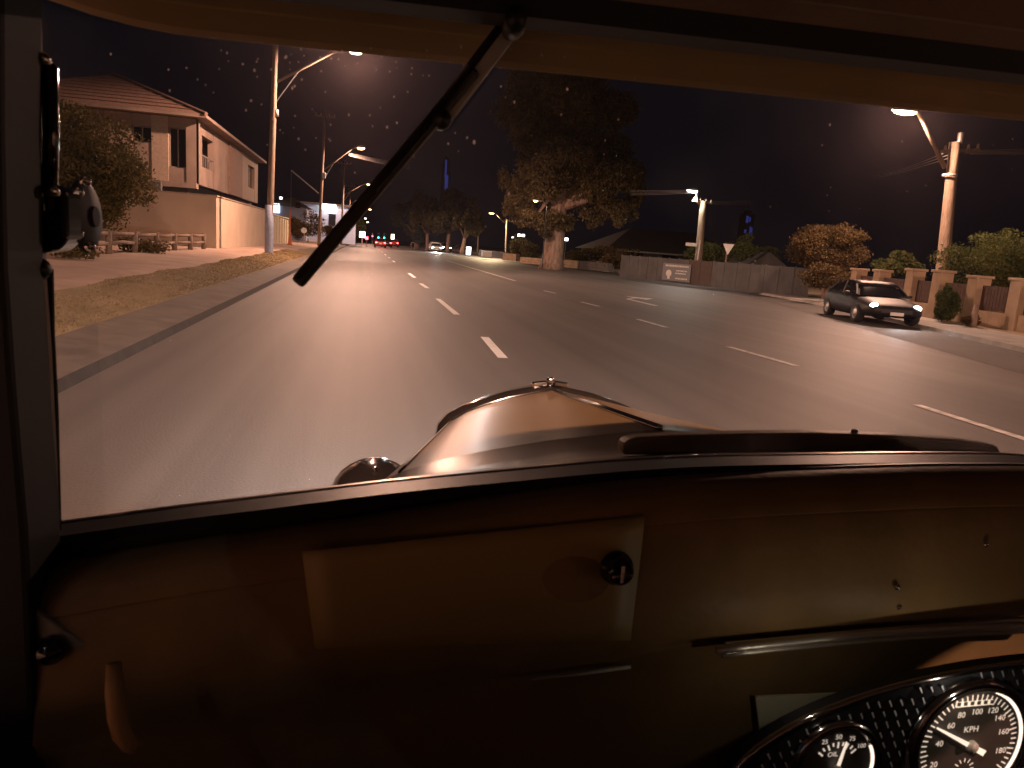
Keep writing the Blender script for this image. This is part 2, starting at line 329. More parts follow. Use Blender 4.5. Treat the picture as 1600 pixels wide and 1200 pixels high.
def left_light(base, height, lampat, label, bracket_z, power, lean=0.0, m='timber', r=0.16, guard=False, box=False, lampm='sodium', light=True):
    th = thing('street_light_pole', label, 'street light', base, GL)
    bx, by, bz = base; top = (bx+lean, by, bz+height); pole_parts(th, (bx, by, bz-0.1), top, r, r*0.68, m)
    L = Vector(lampat); f = (bracket_z-bz)/height; p0 = Vector((bx+lean*f, by, bracket_z))
    e = L-Vector((0.35, 0, -0.05)); mid = p0.lerp(e, 0.8)+Vector((0, 0, 0.12))
    MB().tube([p0, p0.lerp(mid, 0.5), mid, e], [0.055, 0.05, 0.045, 0.04], 8).build('bracket_arm', 'steel' if m != 'timber' else 'timber', th, smooth=True)
    MB().beam(p0+Vector((0, -0.02, -0.9)), p0.lerp(mid, 0.42), 0.035, 0.035).build('brace', 'steel', th)
    head(th, L, (1, 0, 0), lampm)
    MB().beam((bx-0.9+lean, by, bz+height-0.5), (bx+0.9+lean, by, bz+height-0.5), 0.1, 0.12).build('crossarm', 'timber', th)
    for k in (-0.8, -0.35, 0.35, 0.8):
        MB().lathe([(0, 0), (0.04, 0), (0.055, 0.05), (0.03, 0.08), (0.05, 0.11), (0.02, 0.16), (0, 0.17)], (bx+lean+k, by, bz+height-0.44), n=8).build('insulator', 'ceramic', th, smooth=True)
    if guard:
        MB().lathe([(r+0.03, -0.02), (r+0.035, 1.0), (r+0.02, 2.1), (r-0.01, 2.12)], (bx, by, bz), n=16).build('pole_guard', 'bluegrey', th, smooth=True)
        MB().lathe([(0, 0), (0.1, 0), (0.1, 0.28), (0, 0.3)], (bx+0.26, by, bz+6.0), n=10).build('fuse_can', 'steel', th, smooth=True)
    if box:
        MB().box((bx+0.3, by-0.05, bracket_z-0.35), (0.34, 0.3, 0.5)).build('junction_box', 'steel', th, bevel=0.03)
    if light and power: lamp('lamp_light', L-Vector((0, 0, 0.22)), th, 'SPOT', power, SOD, 0.14, 178, 0.25, L-Vector((0, 0, 5)))
    return th
PA = aX(420, 393, -4.25); PAY = float(PA[1])
left_light((-4.25, PAY, 0.41), 11.6, aY(556, 79, PAY), 'tall timber pole with blue-grey base guard beside the cream wall', 7.8, 6200, 0.25, guard=True, lampm='sodiumhot')
PB = 70.0; b_ = aY(498, 386, PB)
left_light((float(b_[0]), PB, 0.3), 11.8, aY(564, 231, PB), 'slim pole with bright lamp and side stay, second along the left kerb', float(aY(510, 268, PB)[2]), 4200, 0.3, r=0.15, box=True)
st = thing('stay_pole', 'thin slanting stay rod reaching up left from the second pole', 'stay rod', (float(b_[0]), PB, 0.3))
MB().beam(aY(498, 302, PB), aY(455, 266, PB), 0.09, 0.09).build('stay_rod', 'steel', st)
MB().tube([aY(455, 266, PB), aY(455, 330, PB)-np.array([0, 0, 4.0])], 0.02, 6).build('guy_wire', 'wire', st)
PC = 104.0; b_ = aY(533, 383, PC)
left_light((float(b_[0]), PC, 0.3), 11.0, aY(577, 288, PC), 'third pole along the left kerb, orange lamp just left of wiper', float(aY(537, 305, PC)[2]), 4200, 0.15, r=0.15)
PD = 140.0; b_ = aY(544, 380, PD)
left_light((float(b_[0]), PD, 0.3), 10.5, aY(571, 325, PD)+np.array([0, 0, 1.8]), 'fourth pole along the left kerb, lamp half hidden by wiper', float(aY(546, 318, PD)[2]), 3000, 0.1, r=0.14, lampm='ledlamp')
for i, (px, py, Y) in enumerate(((578, 327, 175), (571, 341, 215), (574.5, 347, 255))):
    L = aY(px, py, Y); lb = ('far left lamp highest of the small orange cluster', 'far left lamp in the middle of the small cluster', 'farthest left lamp, lowest of the small orange cluster')[i]
    left_light((float(L[0])-4.0, Y, 0.3), float(L[2])+0.2, L, lb, float(L[2])-1.2, 2500 if i == 0 else 0, 0, r=0.14)
# the pole of the same row beside the car
left_light((-4.3, -6.0, 0.41), 11.6, (-0.6, -6.0, 9.5), 'timber street light pole just behind the car', 7.8, 7000, 0.2, guard=True)
th = thing('street_light_pole', 'added timber street light pole, unseen behind the car on the right side', 'street light', (15.0, -9.0, 0.15), GR)  # unseen pole added to brighten the right side of the road
pole_parts(th, (15.0, -9.0, 0.0), (15.1, -9.0, 9.6), 0.2, 0.15)
MB().tube([(15.08, -9, 8.2), (14.0, -9, 9.1), (12.9, -9, 9.3)], [0.06, 0.05, 0.045], 8).build('bracket_arm', 'timber', th, smooth=True)
head(th, (12.6, -9, 9.25), (-1, 0, 0), 'sodiumhot'); lamp('lamp_light', (12.6, -9, 9.0), th, 'SPOT', 4800, SOD, 0.14, 178, 0.25, (12.6, -9, 0))
# boundary wall
W0 = G(338, 388, 0.45); wx, wy = float(W0[0]), float(W0[1]); wt = float(aY(338, 307, wy)[2])
th = thing('boundary_wall', 'long cream rendered boundary wall wrapping the corner below the house', 'wall', (wx, wy, 0.4))
MB().box((wx-4.6, wy+0.12, (wt+0.4)/2), (9.2, 0.24, wt-0.4)).build('front_wall', 'limewall', th)
MB().box((wx-0.12, wy+10.24, (wt+0.38)/2), (0.236, 20.0, wt-0.42)).build('side_wall', 'limewall', th)
MB().box((wx-4.6, wy+0.12, wt+0.03), (9.3, 0.3, 0.06)).build('coping', 'cream', th)
MB().box((wx-0.12, wy+10.3, wt+0.028), (0.3, 20.0, 0.056)).build('coping', 'cream', th)
# cream steel fence beyond
f0, f1 = wy+20.4, wy+33.0; ft = wt-0.15
th = thing('steel_fence', 'ribbed cream steel fence continuing past the cream wall', 'fence', (wx-0.1, f0, 0.4))
n = 14; pw = (f1-f0)/n
for i in range(n):
    y = f0+(i+0.5)*pw; rows = []
    zz = ft-0.008*i*1.5
    for q, dx in enumerate((0, 0.03, 0.03, 0, 0, 0.03, 0.03, 0)): 
        yy = y-pw/2+pw*0.96*q/7; rows.append([(wx-0.1+dx, yy, 0.4), (wx-0.1+dx, yy, zz)])
    MB().grid(rows).build('fence_panel', 'fence', th, solid=0.012)
for i in range(0, n+1, 2): MB().box((wx-0.07, f0+i*pw, (ft+0.44)/2), (0.12, 0.08, ft-0.36)).build('post', 'fence', th)
MB().box((wx-0.08, (f0+f1)/2, ft+0.0), (0.09, f1-f0, 0.07)).build('top_rail', 'fence', th)
# ---------------- house
hy = wy+3.5; hc = aY(307, 240, hy); hx = float(hc[0])
zt = float(aY(307, 186, hy)[2]); zb = float(aY(307, 287, hy)[2]); L2 = 21.0
th = thing('two_storey_house', 'two storey rendered house with hipped roof above the cream wall', 'house', (hx, hy, 0.45))
hw = 9.5
MB().box((hx-hw/2, hy+L2/2+0.5, (zb+0.45)/2), (hw-1.0, L2, zb-0.45)).build('ground_floor_wall', 'darkwall', th)
# upper storey: front wall built round its openings
def front_x(px): return float(aY(px, 240, hy)[0])
def front_z(px, py): return float(aY(px, py, hy)[2])
op = [(front_x(206), front_x(237), front_z(220, 222), front_z(220, 196)), (front_x(263), front_x(291), front_z(277, 262), front_z(277, 199))]
xs = [hx-hw, op[0][0], op[0][1], op[1][0], op[1][1], hx]
for a, b2, k in ((0, 1, 'pinkwall'), (2, 3, 'cream'), (4, 5, 'pinkwall')):
    MB().box(((xs[a]+xs[b2])/2, hy+0.15, (zb+zt)/2), (xs[b2]-xs[a], 0.3, zt-zb)).build('wall_panel', k, th)
for (a, b2, z0, z1) in op:
    MB().box(((a+b2)/2, hy+0.17, (zb+z0)/2), (b2-a, 0.26, z0-zb)).build('wall_panel', 'pinkwall', th)
    MB().box(((a+b2)/2, hy+0.17, (zt+z1)/2), (b2-a, 0.26, zt-z1)).build('wall_panel', 'pinkwall', th)
    wn = MB().box(((a+b2)/2, hy+0.24, (z0+z1)/2), (b2-a, 0.02, z1-z0)).build('window', 'winglass', th)
    fr = MB()
    for xx in (a+0.03, (a+b2)/2, b2-0.03): fr.box((xx, hy+0.2, (z0+z1)/2), (0.05, 0.06, z1-z0))
    for zz in (z0+0.03, z1-0.03): fr.box(((a+b2)/2, hy+0.195, zz), (b2-a, 0.05, 0.05))
    fr.build('window_frame', 'frame', wn)
MB().box((hx-hw/2, hy-0.06, zb-0.12), (hw+0.1, 0.5, 0.24)).build('floor_band', 'pinkwall', th)
# side wall along the road
def side_y(px): return float(aX(px, 250, hx)[1])
def side_z(px, py): return float(aX(px, py, hx)[2])
sb = [hy, side_y(316), side_y(334), side_y(357), side_y(377), side_y(388), side_y(398), hy+L2]
kinds = ['pinkwall', 'op1', 'pinkwall', 'brownclad', 'cream', 'op2', 'cream']
for i, k in enumerate(kinds):
    y0, y1 = sb[i], sb[i+1]
    if y1 <= y0: continue
    if not k.startswith('op'):
        out = 0.0 if k != 'brownclad' else 0.08
        MB().box((hx-0.15+out, (y0+y1)/2, (zb+zt)/2), (0.3, y1-y0-0.004, zt-zb)).build('wall_panel', k, th)
    else:
        z0 = zb+0.9; z1 = zt-0.55
        MB().box((hx-0.16, (y0+y1)/2, (zb+z0)/2), (0.28, y1-y0, z0-zb)).build('wall_panel', 'pinkwall' if k == 'op1' else 'cream', th)
        MB().box((hx-0.16, (y0+y1)/2, (zt+z1)/2), (0.28, y1-y0, zt-z1)).build('wall_panel', 'pinkwall' if k == 'op1' else 'cream', th)
        if k == 'op1':      # small balcony recess with balustrade
            MB().box((hx-0.9, (y0+y1)/2, (z0+z1)/2), (0.1, y1-y0, z1-z0)).build('balcony_back', 'brownclad', th)
            rl = MB().box((hx-0.05, (y0+y1)/2, z0+0.55), (0.06, y1-y0, 0.06)).build('balustrade', 'frame', th)
            for q in range(7): MB().box((hx-0.05, y0+(y1-y0)*(q+0.5)/7, z0+0.27), (0.03, 0.03, 0.54)).build('baluster', 'frame', rl)
        else:
            wn = MB().box((hx-0.2, (y0+y1)/2, (z0+z1)/2), (0.02, y1-y0, z1-z0)).build('window', 'winglass', th)
            MB().box((hx-0.17, (y0+y1)/2, (z0+z1)/2), (0.05, 0.06, z1-z0)).build('window_frame', 'frame', wn)
ev = 0.55; ze = zt+0.03
MB().box((hx-hw/2, hy+L2/2, ze+0.07), (hw+2*ev, L2+2*ev, 0.14)).build('fascia', 'pinkwall', th)
ap = 2.1; x0, x1, y0, y1 = hx-hw-ev, hx+ev, hy-ev, hy+L2+ev; xm = (x0+x1)/2; rz = ze+0.145
rf = MB().add([(x0, y0, rz), (x1, y0, rz), (x1, y1, rz), (x0, y1, rz), (xm, y0+4.6, rz+ap), (xm, y1-4.6, rz+ap)],
              [(0, 1, 4), (1, 2, 5, 4), (2, 3, 5), (3, 0, 4, 5), (3, 2, 1, 0)]).build('roof', 'rooftile', th)
for k in range(1, 9):      # tile courses on the front hip and the street side
    t0 = k/9.5
    MB().beam((x0+(xm-x0)*t0, y0+4.6*t0-0.01, rz+ap*t0+0.015), (x1+(xm-x1)*t0, y0+4.6*t0-0.01, rz+ap*t0+0.015), 0.12, 0.018).build('tile_course', 'rooftile', rf)
    MB().beam((x1+(xm-x1)*t0+0.01, y0+4.6*t0, rz+ap*t0+0.015), (x1+(xm-x1)*t0+0.01, y1-4.6*t0, rz+ap*t0+0.015), 0.12, 0.018).build('tile_course', 'rooftile', rf)
MB().tube([(x1, y0, rz+0.02), (xm, y0+4.6, rz+ap+0.03), (xm, y1-4.6, rz+ap+0.03)], 0.1, 6).build('ridge_cap', 'rooftile', rf)
MB().box((front_x(247), hy-0.5, float(aY(247, 300, hy)[2])), (0.5, 0.3, 0.9)).build('pier', 'darkwall', th)
MB().tube([(hx+0.08, hy+0.15, zb), (hx+0.08, hy+0.15, zt)], 0.05, 8).build('downpipe', 'frame', th)
# ---------------- post and rail fence and shrub
th = thing('log_rail_fence', 'low rustic log rail fence in front of the cream wall', 'fence', (wx-1.2, wy-3.0, 0.45))
A = G(318, 389, 0.45); B = G(120, 398, 0.47); A[2] = B[2] = 0.45
D = (B-A)/np.linalg.norm(B-A); Ln = float(np.linalg.norm(B-A)); npost = 6
for i in range(npost+1):
    p = A+D*Ln*i/npost; MB().tube([p-np.array([0, 0, 0.1]), p+np.array([0.02, 0, 0.62])], [0.09, 0.08], 8).build('post', 'log', th, smooth=True)
for i in range(npost):
    for hz in (0.28, 0.55):
        p = A+D*Ln*i/npost+np.array([0, 0, hz]); q = A+D*Ln*(i+1)/npost+np.array([0, 0, hz+random.uniform(-.05, .05)])
        MB().tube([p, (p+q)/2+np.array([0, 0, random.uniform(-.03, .03)]), q], 0.055, 7).build('rail', 'log', th, smooth=True)
def leaves(clumps, n, size, aspect=2.2, shell=0.55, droop=0.0):
    wts = np.array([c[1][0]*c[1][1]*c[1][2] for c in clumps])**0.7; wts = wts/wts.sum(); ids = rng.choice(len(clumps), n, p=wts)
    cs = np.array([c[0] for c in clumps])[ids]; rs = np.array([c[1] for c in clumps])[ids]
    d = rng.normal(size=(n, 3)); d /= np.linalg.norm(d, axis=1)[:, None]; rad = (shell+(1-shell)*rng.random(n))**0.8*(1+0.12*rng.normal(size=n))
    p = cs+d*rs*rad[:, None]
    t = rng.normal(size=(n, 3)); t[:, 2] -= droop; t /= np.linalg.norm(t, axis=1)[:, None]
    b = np.cross(t, rng.normal(size=(n, 3))); b /= np.linalg.norm(b, axis=1)[:, None]
    s = size*(0.6+0.8*rng.random(n))[:, None]
    v = np.stack([p-t*s, p+b*s/aspect, p+t*s, p-b*s/aspect], 1).reshape(-1, 3)
    return v, np.arange(4*n).reshape(n, 4)
def mesh_np(name, v, f, m, parent):
    me = bpy.data.meshes.new(name); o = np.array(parent['_o']); me.from_pydata((v-o).tolist(), [], f.tolist()); me.materials.append(M[m])
    ob = bpy.data.objects.new(name, me); col.objects.link(ob); ob.parent = parent; ob['_o'] = parent['_o']; return ob
def blob_clumps(c, r, k, sub=0.38, flat=1.0):
    out = []
    for _ in range(k):
        d = rng.normal(size=3); d /= np.linalg.norm(d); q = np.array(c)+d*np.array(r)*(0.45+0.4*rng.random())
        s = sub*(0.7+0.6*rng.random()); out.append((q, np.array(r)*s*np.array([1, 1, flat])))
    return out
def plant(name, label, cat, base, clumps, n, size, leaf, trunk=None, limbs=None, group=None, droop=0.0, crownname='crown', bark='bark'):
    th = thing(name, label, cat, base, group); v, f = leaves(clumps, n, size, droop=droop); mesh_np(crownname, v, f, leaf, th)
    tb = MB()
    if trunk: tb.tube(trunk[0], trunk[1], 12)
    else: tb.tube([base, np.array(base)+np.array([0, 0, 0.6])], [0.1, 0.06], 7)
    for l in (limbs or []): tb.tube(l[0], l[1], 7)
    tb.build('trunk', bark, th, smooth=True); return th
by_ = wy-8.5
bc = aY(122, 262, by_); k = by_/F*1.05
base = (float(bc[0]), by_, 0.45)
cl = blob_clumps(bc-np.array([0.8, 0, 0.2]), (3.0, 2.2, 1.9), 34, 0.34)+blob_clumps(aY(170, 290, by_), (1.2, 1.2, 1.2), 10, 0.45)+blob_clumps(aY(120, 200, by_), (1.3, 1.2, 0.8), 10, 0.4)
plant('shrub', 'huge olive-brown bushy shrub standing before the house', 'shrub', base, cl, 42000, 0.065, 'leafgold',
      limbs=[([base, bc-np.array([0.3, 0, 0.6])], [0.2, 0.06]), ([base, bc+np.array([0.9, 0, -0.3])], [0.12, 0.04]), ([base, bc-np.array([1.8, 0, 0])], [0.12, 0.04])])
# low twiggy plants near the rail fence
for px, py, lb in ((95, 402, 'straggly low bush at the near end of the log fence'), (215, 393, 'small weedy tuft below the middle of the log fence')):
    p = G(px, py, 0.46); plant('low_bush', lb, 'bush', tuple(p), blob_clumps(p+np.array([0, 0, 0.28]), (0.9, 0.5, 0.3), 7, 0.5), 1400, 0.05, 'leafdry')
# far left: shop with lit canopy, shrubs, sign, cone
sy = 110.0
th = thing('shop_building', 'pale blue-lit shop building with bright canopy light beyond poles', 'building', (float(aY(500, 370, sy)[0]), sy, 0.3))
xa, xb = float(aY(468, 340, sy)[0]), float(aY(556, 340, sy)[0]); zr = float(aY(520, 322, sy)[2])
M['bluewall'] = mat('pale blue render', (0.3, 0.36, 0.5), 0.7, var=0.1)
MB().box(((xa+xb)/2, sy+4, (zr+0.3)/2), (xb-xa, 7.6, zr-0.3)).build('wall', 'bluewall', th)
MB().box(((xa+xb)/2, sy+3.9, zr+0.15), (xb-xa+0.6, 8.6, 0.3)).build('roof', 'darkroof', th)
c_ = aY(513, 323.5, sy); MB().box((c_[0], sy-0.35, c_[2]), (2.1, 0.3, 0.72)).build('canopy_light', 'litwarm', th)
c_ = aY(519, 343, sy); MB().box((c_[0], sy+0.16, c_[2]), (0.95, 0.1, 1.6)).build('window', 'winglass', th)
MB().box((c_[0], sy+0.1, c_[2]+0.95), (1.0, 0.16, 0.25)).build('sign_strip', 'litcool', th)
lamp('canopy_lamp', (float(aY(513, 330, sy)[0]), sy-2.2, zr-0.3), th, 'POINT', 45, (0.55, 0.7, 1.0), 0.3)
th = thing('far_house', 'dark far house with glowing window just right of first pole', 'house', (float(aY(445, 370, 95)[0]), 95, 0.3))
xa, xb = float(aY(424, 340, 95)[0]), float(aY(478, 340, 95)[0]); zr = float(aY(450, 322, 95)[2])
MB().box(((xa+xb)/2, 98.5, (zr+0.3)/2), (xb-xa, 6, zr-0.3)).build('wall', 'bluewall', th)
MB().add([(xa-.4, 95, zr), (xb+.4, 95, zr), (xb+.4, 102, zr), (xa-.4, 102, zr), ((xa+xb)/2, 98.5, zr+1.3)], [(0, 1, 4), (1, 2, 4), (2, 3, 4), (3, 0, 4), (3, 2, 1, 0)]).build('roof', 'darkroof', th)
c_ = aY(431, 325, 95); wn = MB().box((c_[0], 95.4, c_[2]), (0.8, 0.12, 1.1)).build('window', 'litcool', th)
MB().box((c_[0]+0.1, 95.3, c_[2]), (0.06, 0.1, 1.1)).build('mullion', 'frame', wn)
c_ = aY(465, 320, 95); MB().box((c_[0], 95.45, c_[2]), (0.6, 0.1, 0.7)).build('window', 'winglass', th)
c_ = aY(440, 310, 96); MB().box((c_[0], 95.2, c_[2]), (0.3, 0.2, 0.25)).build('eave_light', 'litwhite', th)
for (px, py, Y, r, lb) in ((482, 352, 84, (1.9, 1.2, 1.5), 'brown shrub mass behind the second pole on the left'), (467, 355, 82, (1.0, 1.0, 1.3), 'upright brown bush right of the cream steel fence'),
                           (520, 362, 88, (1.4, 1.0, 0.9), 'reddish bush under the lit shop window'), (556, 358, 118, (1.6, 1.2, 1.9), 'green-brown bush beside the lit white board far left')):
    p = aY(px, py, Y); plant('roadside_shrub', lb, 'shrub', (float(p[0]), Y, 0.3), blob_clumps(p, r, 14, 0.42), 2600, 0.10, 'leafdry' if px != 556 else 'leafgreen', group='shrubs on the far left verge')
b0 = G(453, 383, 0.42)
th = thing('marker_post', 'thin orange marker post with flared foot by steel fence', 'post', tuple(b0))
MB().lathe([(0.0, 0), (0.24, 0), (0.22, 0.04), (0.14, 0.12), (0.06, 0.9), (0.05, 0.92)], b0, n=14).build('flared_foot', 'orange', th, smooth=True)
MB().tube([b0+np.array([0, 0, 0.85]), b0+np.array([0, 0, 2.6])], 0.035, 8).build('rod', 'orange', th)
b0 = aY(475, 381, 72); b0[2] = 0.4; c_ = aY(475, 360, 72)
th = thing('round_sign', 'small round sign on a thin post before brown shrubs', 'sign', tuple(b0))
MB().tube([b0, (b0[0], b0[1], c_[2])], 0.03, 8).build('post', 'steel', th)
MB().lathe([(0, -0.01), (0.26, -0.01), (0.26, 0.01), (0, 0.01)], (c_[0], c_[1]-0.045, c_[2]), (0, 1, 0), 20).build('sign_plate', 'steel', th)
# wires near the first pole and across the road
top = Vector((-4.0, PAY, 11.6))
wire_set('overhead_wires', 'thin overhead wires fanning left from the tall first pole', [((-4.8, PAY, 11.5), (-9.5, 12, 9.6), 0.4), ((-4.35, PAY, 11.5), (-7.5, 9, 10.2), 0.4), ((-3.65, PAY, 11.5), (-6.0, 6, 10.6), 0.4)], 0.014)
wire_set('service_wires', 'bundle of lamp-lit wires crossing behind the second lamp', [(tuple(aY(545, 239+q*1.4, 71)), tuple(aY(640, 257+q*2.4, 76)), 0.05) for q in range(4)], 0.013)
# ================================================================== FAR CENTRE
def sedan(name, label, pos, rz, body, lights='head', group=None, scale=1.0, lit=True, L=4.5, detail=True):
    th = thing(name, label, 'car', (0, 0, 0), group); B = MB()
    # side profile: y forward; sections (y, half width, z low, z belt)
    secs = [(-2.25, 0.62, 0.42, 0.78), (-2.15, 0.78, 0.3, 0.93), (-1.7, 0.86, 0.24, 1.0), (-0.9, 0.89, 0.22, 0.98), (0.0, 0.9, 0.22, 0.95), (0.75, 0.89, 0.22, 0.92), (1.3, 0.87, 0.24, 0.86), (1.9, 0.82, 0.27, 0.76), (2.15, 0.74, 0.32, 0.68), (2.25, 0.6, 0.4, 0.6)]
    rows = []
    for y, hwid, zl, zb2 in secs:
        pr = [(-0.8, 0), (-0.97, 0.12), (-1, 0.45), (-0.97, 0.75), (-0.86, 0.97), (-0.5, 1.02), (0, 1.035), (0.5, 1.02), (0.86, 0.97), (0.97, 0.75), (1, 0.45), (0.97, 0.12), (0.8, 0), (0, 0)]
        rows.append([(a*hwid, y, zl+(zb2-zl)*b2) for a, b2 in pr]+[(pr[0][0]*hwid, y, zl)])
    B.grid(rows); m = 15
    B.f.append(tuple(range(0, 14))); B.f.append(tuple((len(secs)-1)*m+i for i in range(14)))
    B.build('body', body, th, smooth=True)
    cab = [(-1.75, 0.72, 0.98), (-1.05, 0.62, 1.36), (-0.5, 0.61, 1.42), (0.15, 0.61, 1.40), (0.55, 0.64, 1.27), (1.05, 0.74, 0.94)]
    rows = [[(-hw2-0.06*(zt2 < 1.2), y, 0.92), (-hw2, y, zt2-0.05 if zt2 > 1 else 0.93), (-hw2*0.7, y, zt2), (0, y, zt2+0.02), (hw2*0.7, y, zt2), (hw2, y, zt2-0.05 if zt2 > 1 else 0.93), (hw2+0.06*(zt2 < 1.2), y, 0.92)] for y, hw2, zt2 in cab]
    MB().grid(rows).build('glasshouse', 'winglass', th, smooth=True)
    rows = [[(x*hw2, y, zt2+0.012+0.012*(1-abs(x))) for x in (-0.98, -0.6, 0, 0.6, 0.98)] for y, hw2, zt2 in cab[1:5]]
    MB().grid(rows).build('roof', body, th, smooth=True, solid=0.02)
    for s in (-1, 1):
        for y0, z0, y1, z1 in ((1.0, 0.95, 0.5, 1.3), (-0.25, 0.93, -0.3, 1.4), (-1.7, 0.97, -1.08, 1.36)):
            MB().beam((s*0.755, y0, z0), (s*0.63, y1, z1), 0.05, 0.06).build('window_pillar', body, th)
        for wy_ in (1.38, -1.32):
            wh = MB().lathe([(0.2, -0.1), (0.31, -0.11), (0.325, -0.07), (0.325, 0.07), (0.31, 0.11), (0.2, 0.1)], (s*0.79, wy_, 0.325), (1, 0, 0), 20).build('wheel', 'tyre', th, smooth=True)
            MB().lathe([(0, 0.1), (0.06, 0.11), (0.17, 0.06), (0.205, 0.09), (0.21, 0.0)], (s*0.79+0.012*s, wy_, 0.325), (s, 0, 0), 16).build('rim', 'steel', wh)
        MB().box((s*0.93, 0.62, 0.98), (0.16, 0.1, 0.12)).build('mirror', body, th, bevel=0.03)
        hl = MB().lathe([(0, 0.06), (0.07, 0.05), (0.11, 0.0), (0.11, -0.06), (0, -0.06)], (s*0.6, 2.12, 0.63), (0, 1, 0.05), 14).build('headlight', 'head' if lights in ('head', 'both') else 'winglass', th, smooth=True)
        tl = MB().box((s*0.62, -2.2, 0.78), (0.3, 0.1, 0.16)).build('tail_light', 'tail' if lights in ('tail', 'both') else 'carred', th, bevel=0.03)
    MB().box((0, 2.21, 0.5), (0.9, 0.09, 0.16)).build('grille', 'black', th, bevel=0.02)
    MB().box((0, -2.26, 0.62), (0.37, 0.03, 0.11)).build('number_plate', 'white', th)
    MB().box((0, 2.27, 0.42), (0.37, 0.03, 0.11)).build('number_plate', 'white', th)
    th.location = pos; th.rotation_euler = (0, 0, rz); th.scale = (scale, scale, scale*(0.86 if name == 'dark_car' else 1))
    return th
def car_light(th, local, colr, p, aim, spot=70):
    l = bpy.data.lights.new('beam', 'SPOT'); l.energy = p; l.color = colr; l.spot_size = math.radians(spot); l.spot_blend = 0.8; l.shadow_soft_size = 0.06
    o = bpy.data.objects.new('beam', l); col.objects.link(o); o.parent = th; o.location = local
    o.rotation_euler = (Vector(aim)).to_track_quat('-Z', 'Y').to_euler()
GT = 'cars waiting at the far lights'
for (px, py, Y, body, lb) in ((594, 381, 118, 'carred', 'far car with red tail lights nearest the left kerb'), (604, 380, 130, 'carblack', 'far dark car with tail lights in the middle of the queue'), (615, 380, 142, 'carred', 'far car with tail lights on the right of the queue')):
    p = aY(px, py, Y); t_ = sedan('car', lb, (float(p[0]), Y, 0.0), 0.0, body, 'tail', GT)
    car_light(t_, (0, -2.5, 0.7), (1, 0.1, 0.08), 60, (0, -1, -0.35), 120)
p = aY(680, 389, 112); t_ = sedan('car', 'white oncoming car with dazzling headlights in front of the dark trees', (float(p[0]), 112, 0), PI+0.02, 'carwhite', 'head')
car_light(t_, (0, 2.5, 0.7), (1, 0.96, 0.92), 1900, (0, 1, -0.07), 90)
p = aY(696, 391, 130); t_ = sedan('car', 'smaller oncoming car just right of the dazzling headlights', (float(p[0]), 130, 0), PI, 'carblack', 'head')
p = G(760, 403, 0.15); th = thing('utility_cabinet', 'pale low utility cabinet by the dark garden wall far right', 'cabinet', tuple(p))
MB().box(p+np.array([0, 0, 0.05]), (1.15, 0.5, 0.1)).build('plinth', 'concrete', th)
MB().box(p+np.array([0, 0, 0.4]), (1.05, 0.42, 0.6)).build('cabinet_body', 'white', th, bevel=0.02)
for s in (-1, 1): MB().box(p+np.array([s*0.26, -0.22, 0.4]), (0.48, 0.02, 0.52)).build('cabinet_door', 'white', th, bevel=0.004)
MB().box(p+np.array([0, 0, 0.72]), (1.15, 0.5, 0.04)).build('cabinet_lid', 'white', th)
# traffic signals
def signal(px, py, Y, m, lb, side):
    c = aY(px, py, Y); th = thing('traffic_light', lb, 'traffic light', (float(c[0]), Y, 0.0), 'far traffic lights')
    MB().tube([(c[0], Y+0.2, 0), (c[0], Y+0.2, c[2]+0.6)], 0.07, 8).build('pole', 'steel', th)
    zc = c[2]+(0.0 if m == 'redlight' else 0.6)
    MB().box((c[0], Y+0.05, zc-0.3), (0.4, 0.2, 1.15)).build('signal_box', 'black', th, bevel=0.03)
    for k in range(3):
        z = zc-0.3*k
        MB().lathe([(0, 0.03), (0.1, 0.02), (0.13, 0)], (c[0], Y-0.06, z), (0, -1, 0), 14).build('signal_lens', m if (k == 0) == (m == 'redlight') and k != 1 else 'winglass', th, smooth=True)
signal(582, 369, 150, 'redlight', 'far traffic light showing red left of the queue', 0)
signal(591.5, 371, 150, 'greenlight', 'far traffic light showing green, left one of two', 0)
signal(600.5, 371.5, 150, 'greenlight', 'far traffic light showing green, right one of two', 0)
def litsign(name, px, py, Y, w_, h_, m, lb):
    c = aY(px, py, Y); th = thing(name, lb, 'sign', (float(c[0]), Y, 0.0))
    MB().tube([(c[0], Y+0.1, 0), (c[0], Y+0.1, c[2])], 0.06, 8).build('post', 'steel', th)
    MB().box((c[0], Y, c[2]), (w_+0.1, 0.16, h_+0.1)).build('cabinet', 'black', th, bevel=0.02)
    MB().box((c[0], Y-0.1, c[2]), (w_, 0.06, h_)).build('lit_face', m, th, bevel=0.02)
litsign('lit_board', 566, 366.5, 112, 0.8, 0.85, 'litwhite', 'bright white lit board left of the traffic lights')
litsign('lit_board', 573, 372, 125, 0.45, 0.45, 'redlight', 'small reddish lit board between white board and red signal')
litsign('lit_board', 613.5, 370, 145, 0.55, 0.9, 'litwarm', 'upright warm lit board right of the green signals')
litsign('lit_board', 732, 392, 92, 0.55, 0.95, 'litwhite', 'rounded white lit board at the right median')
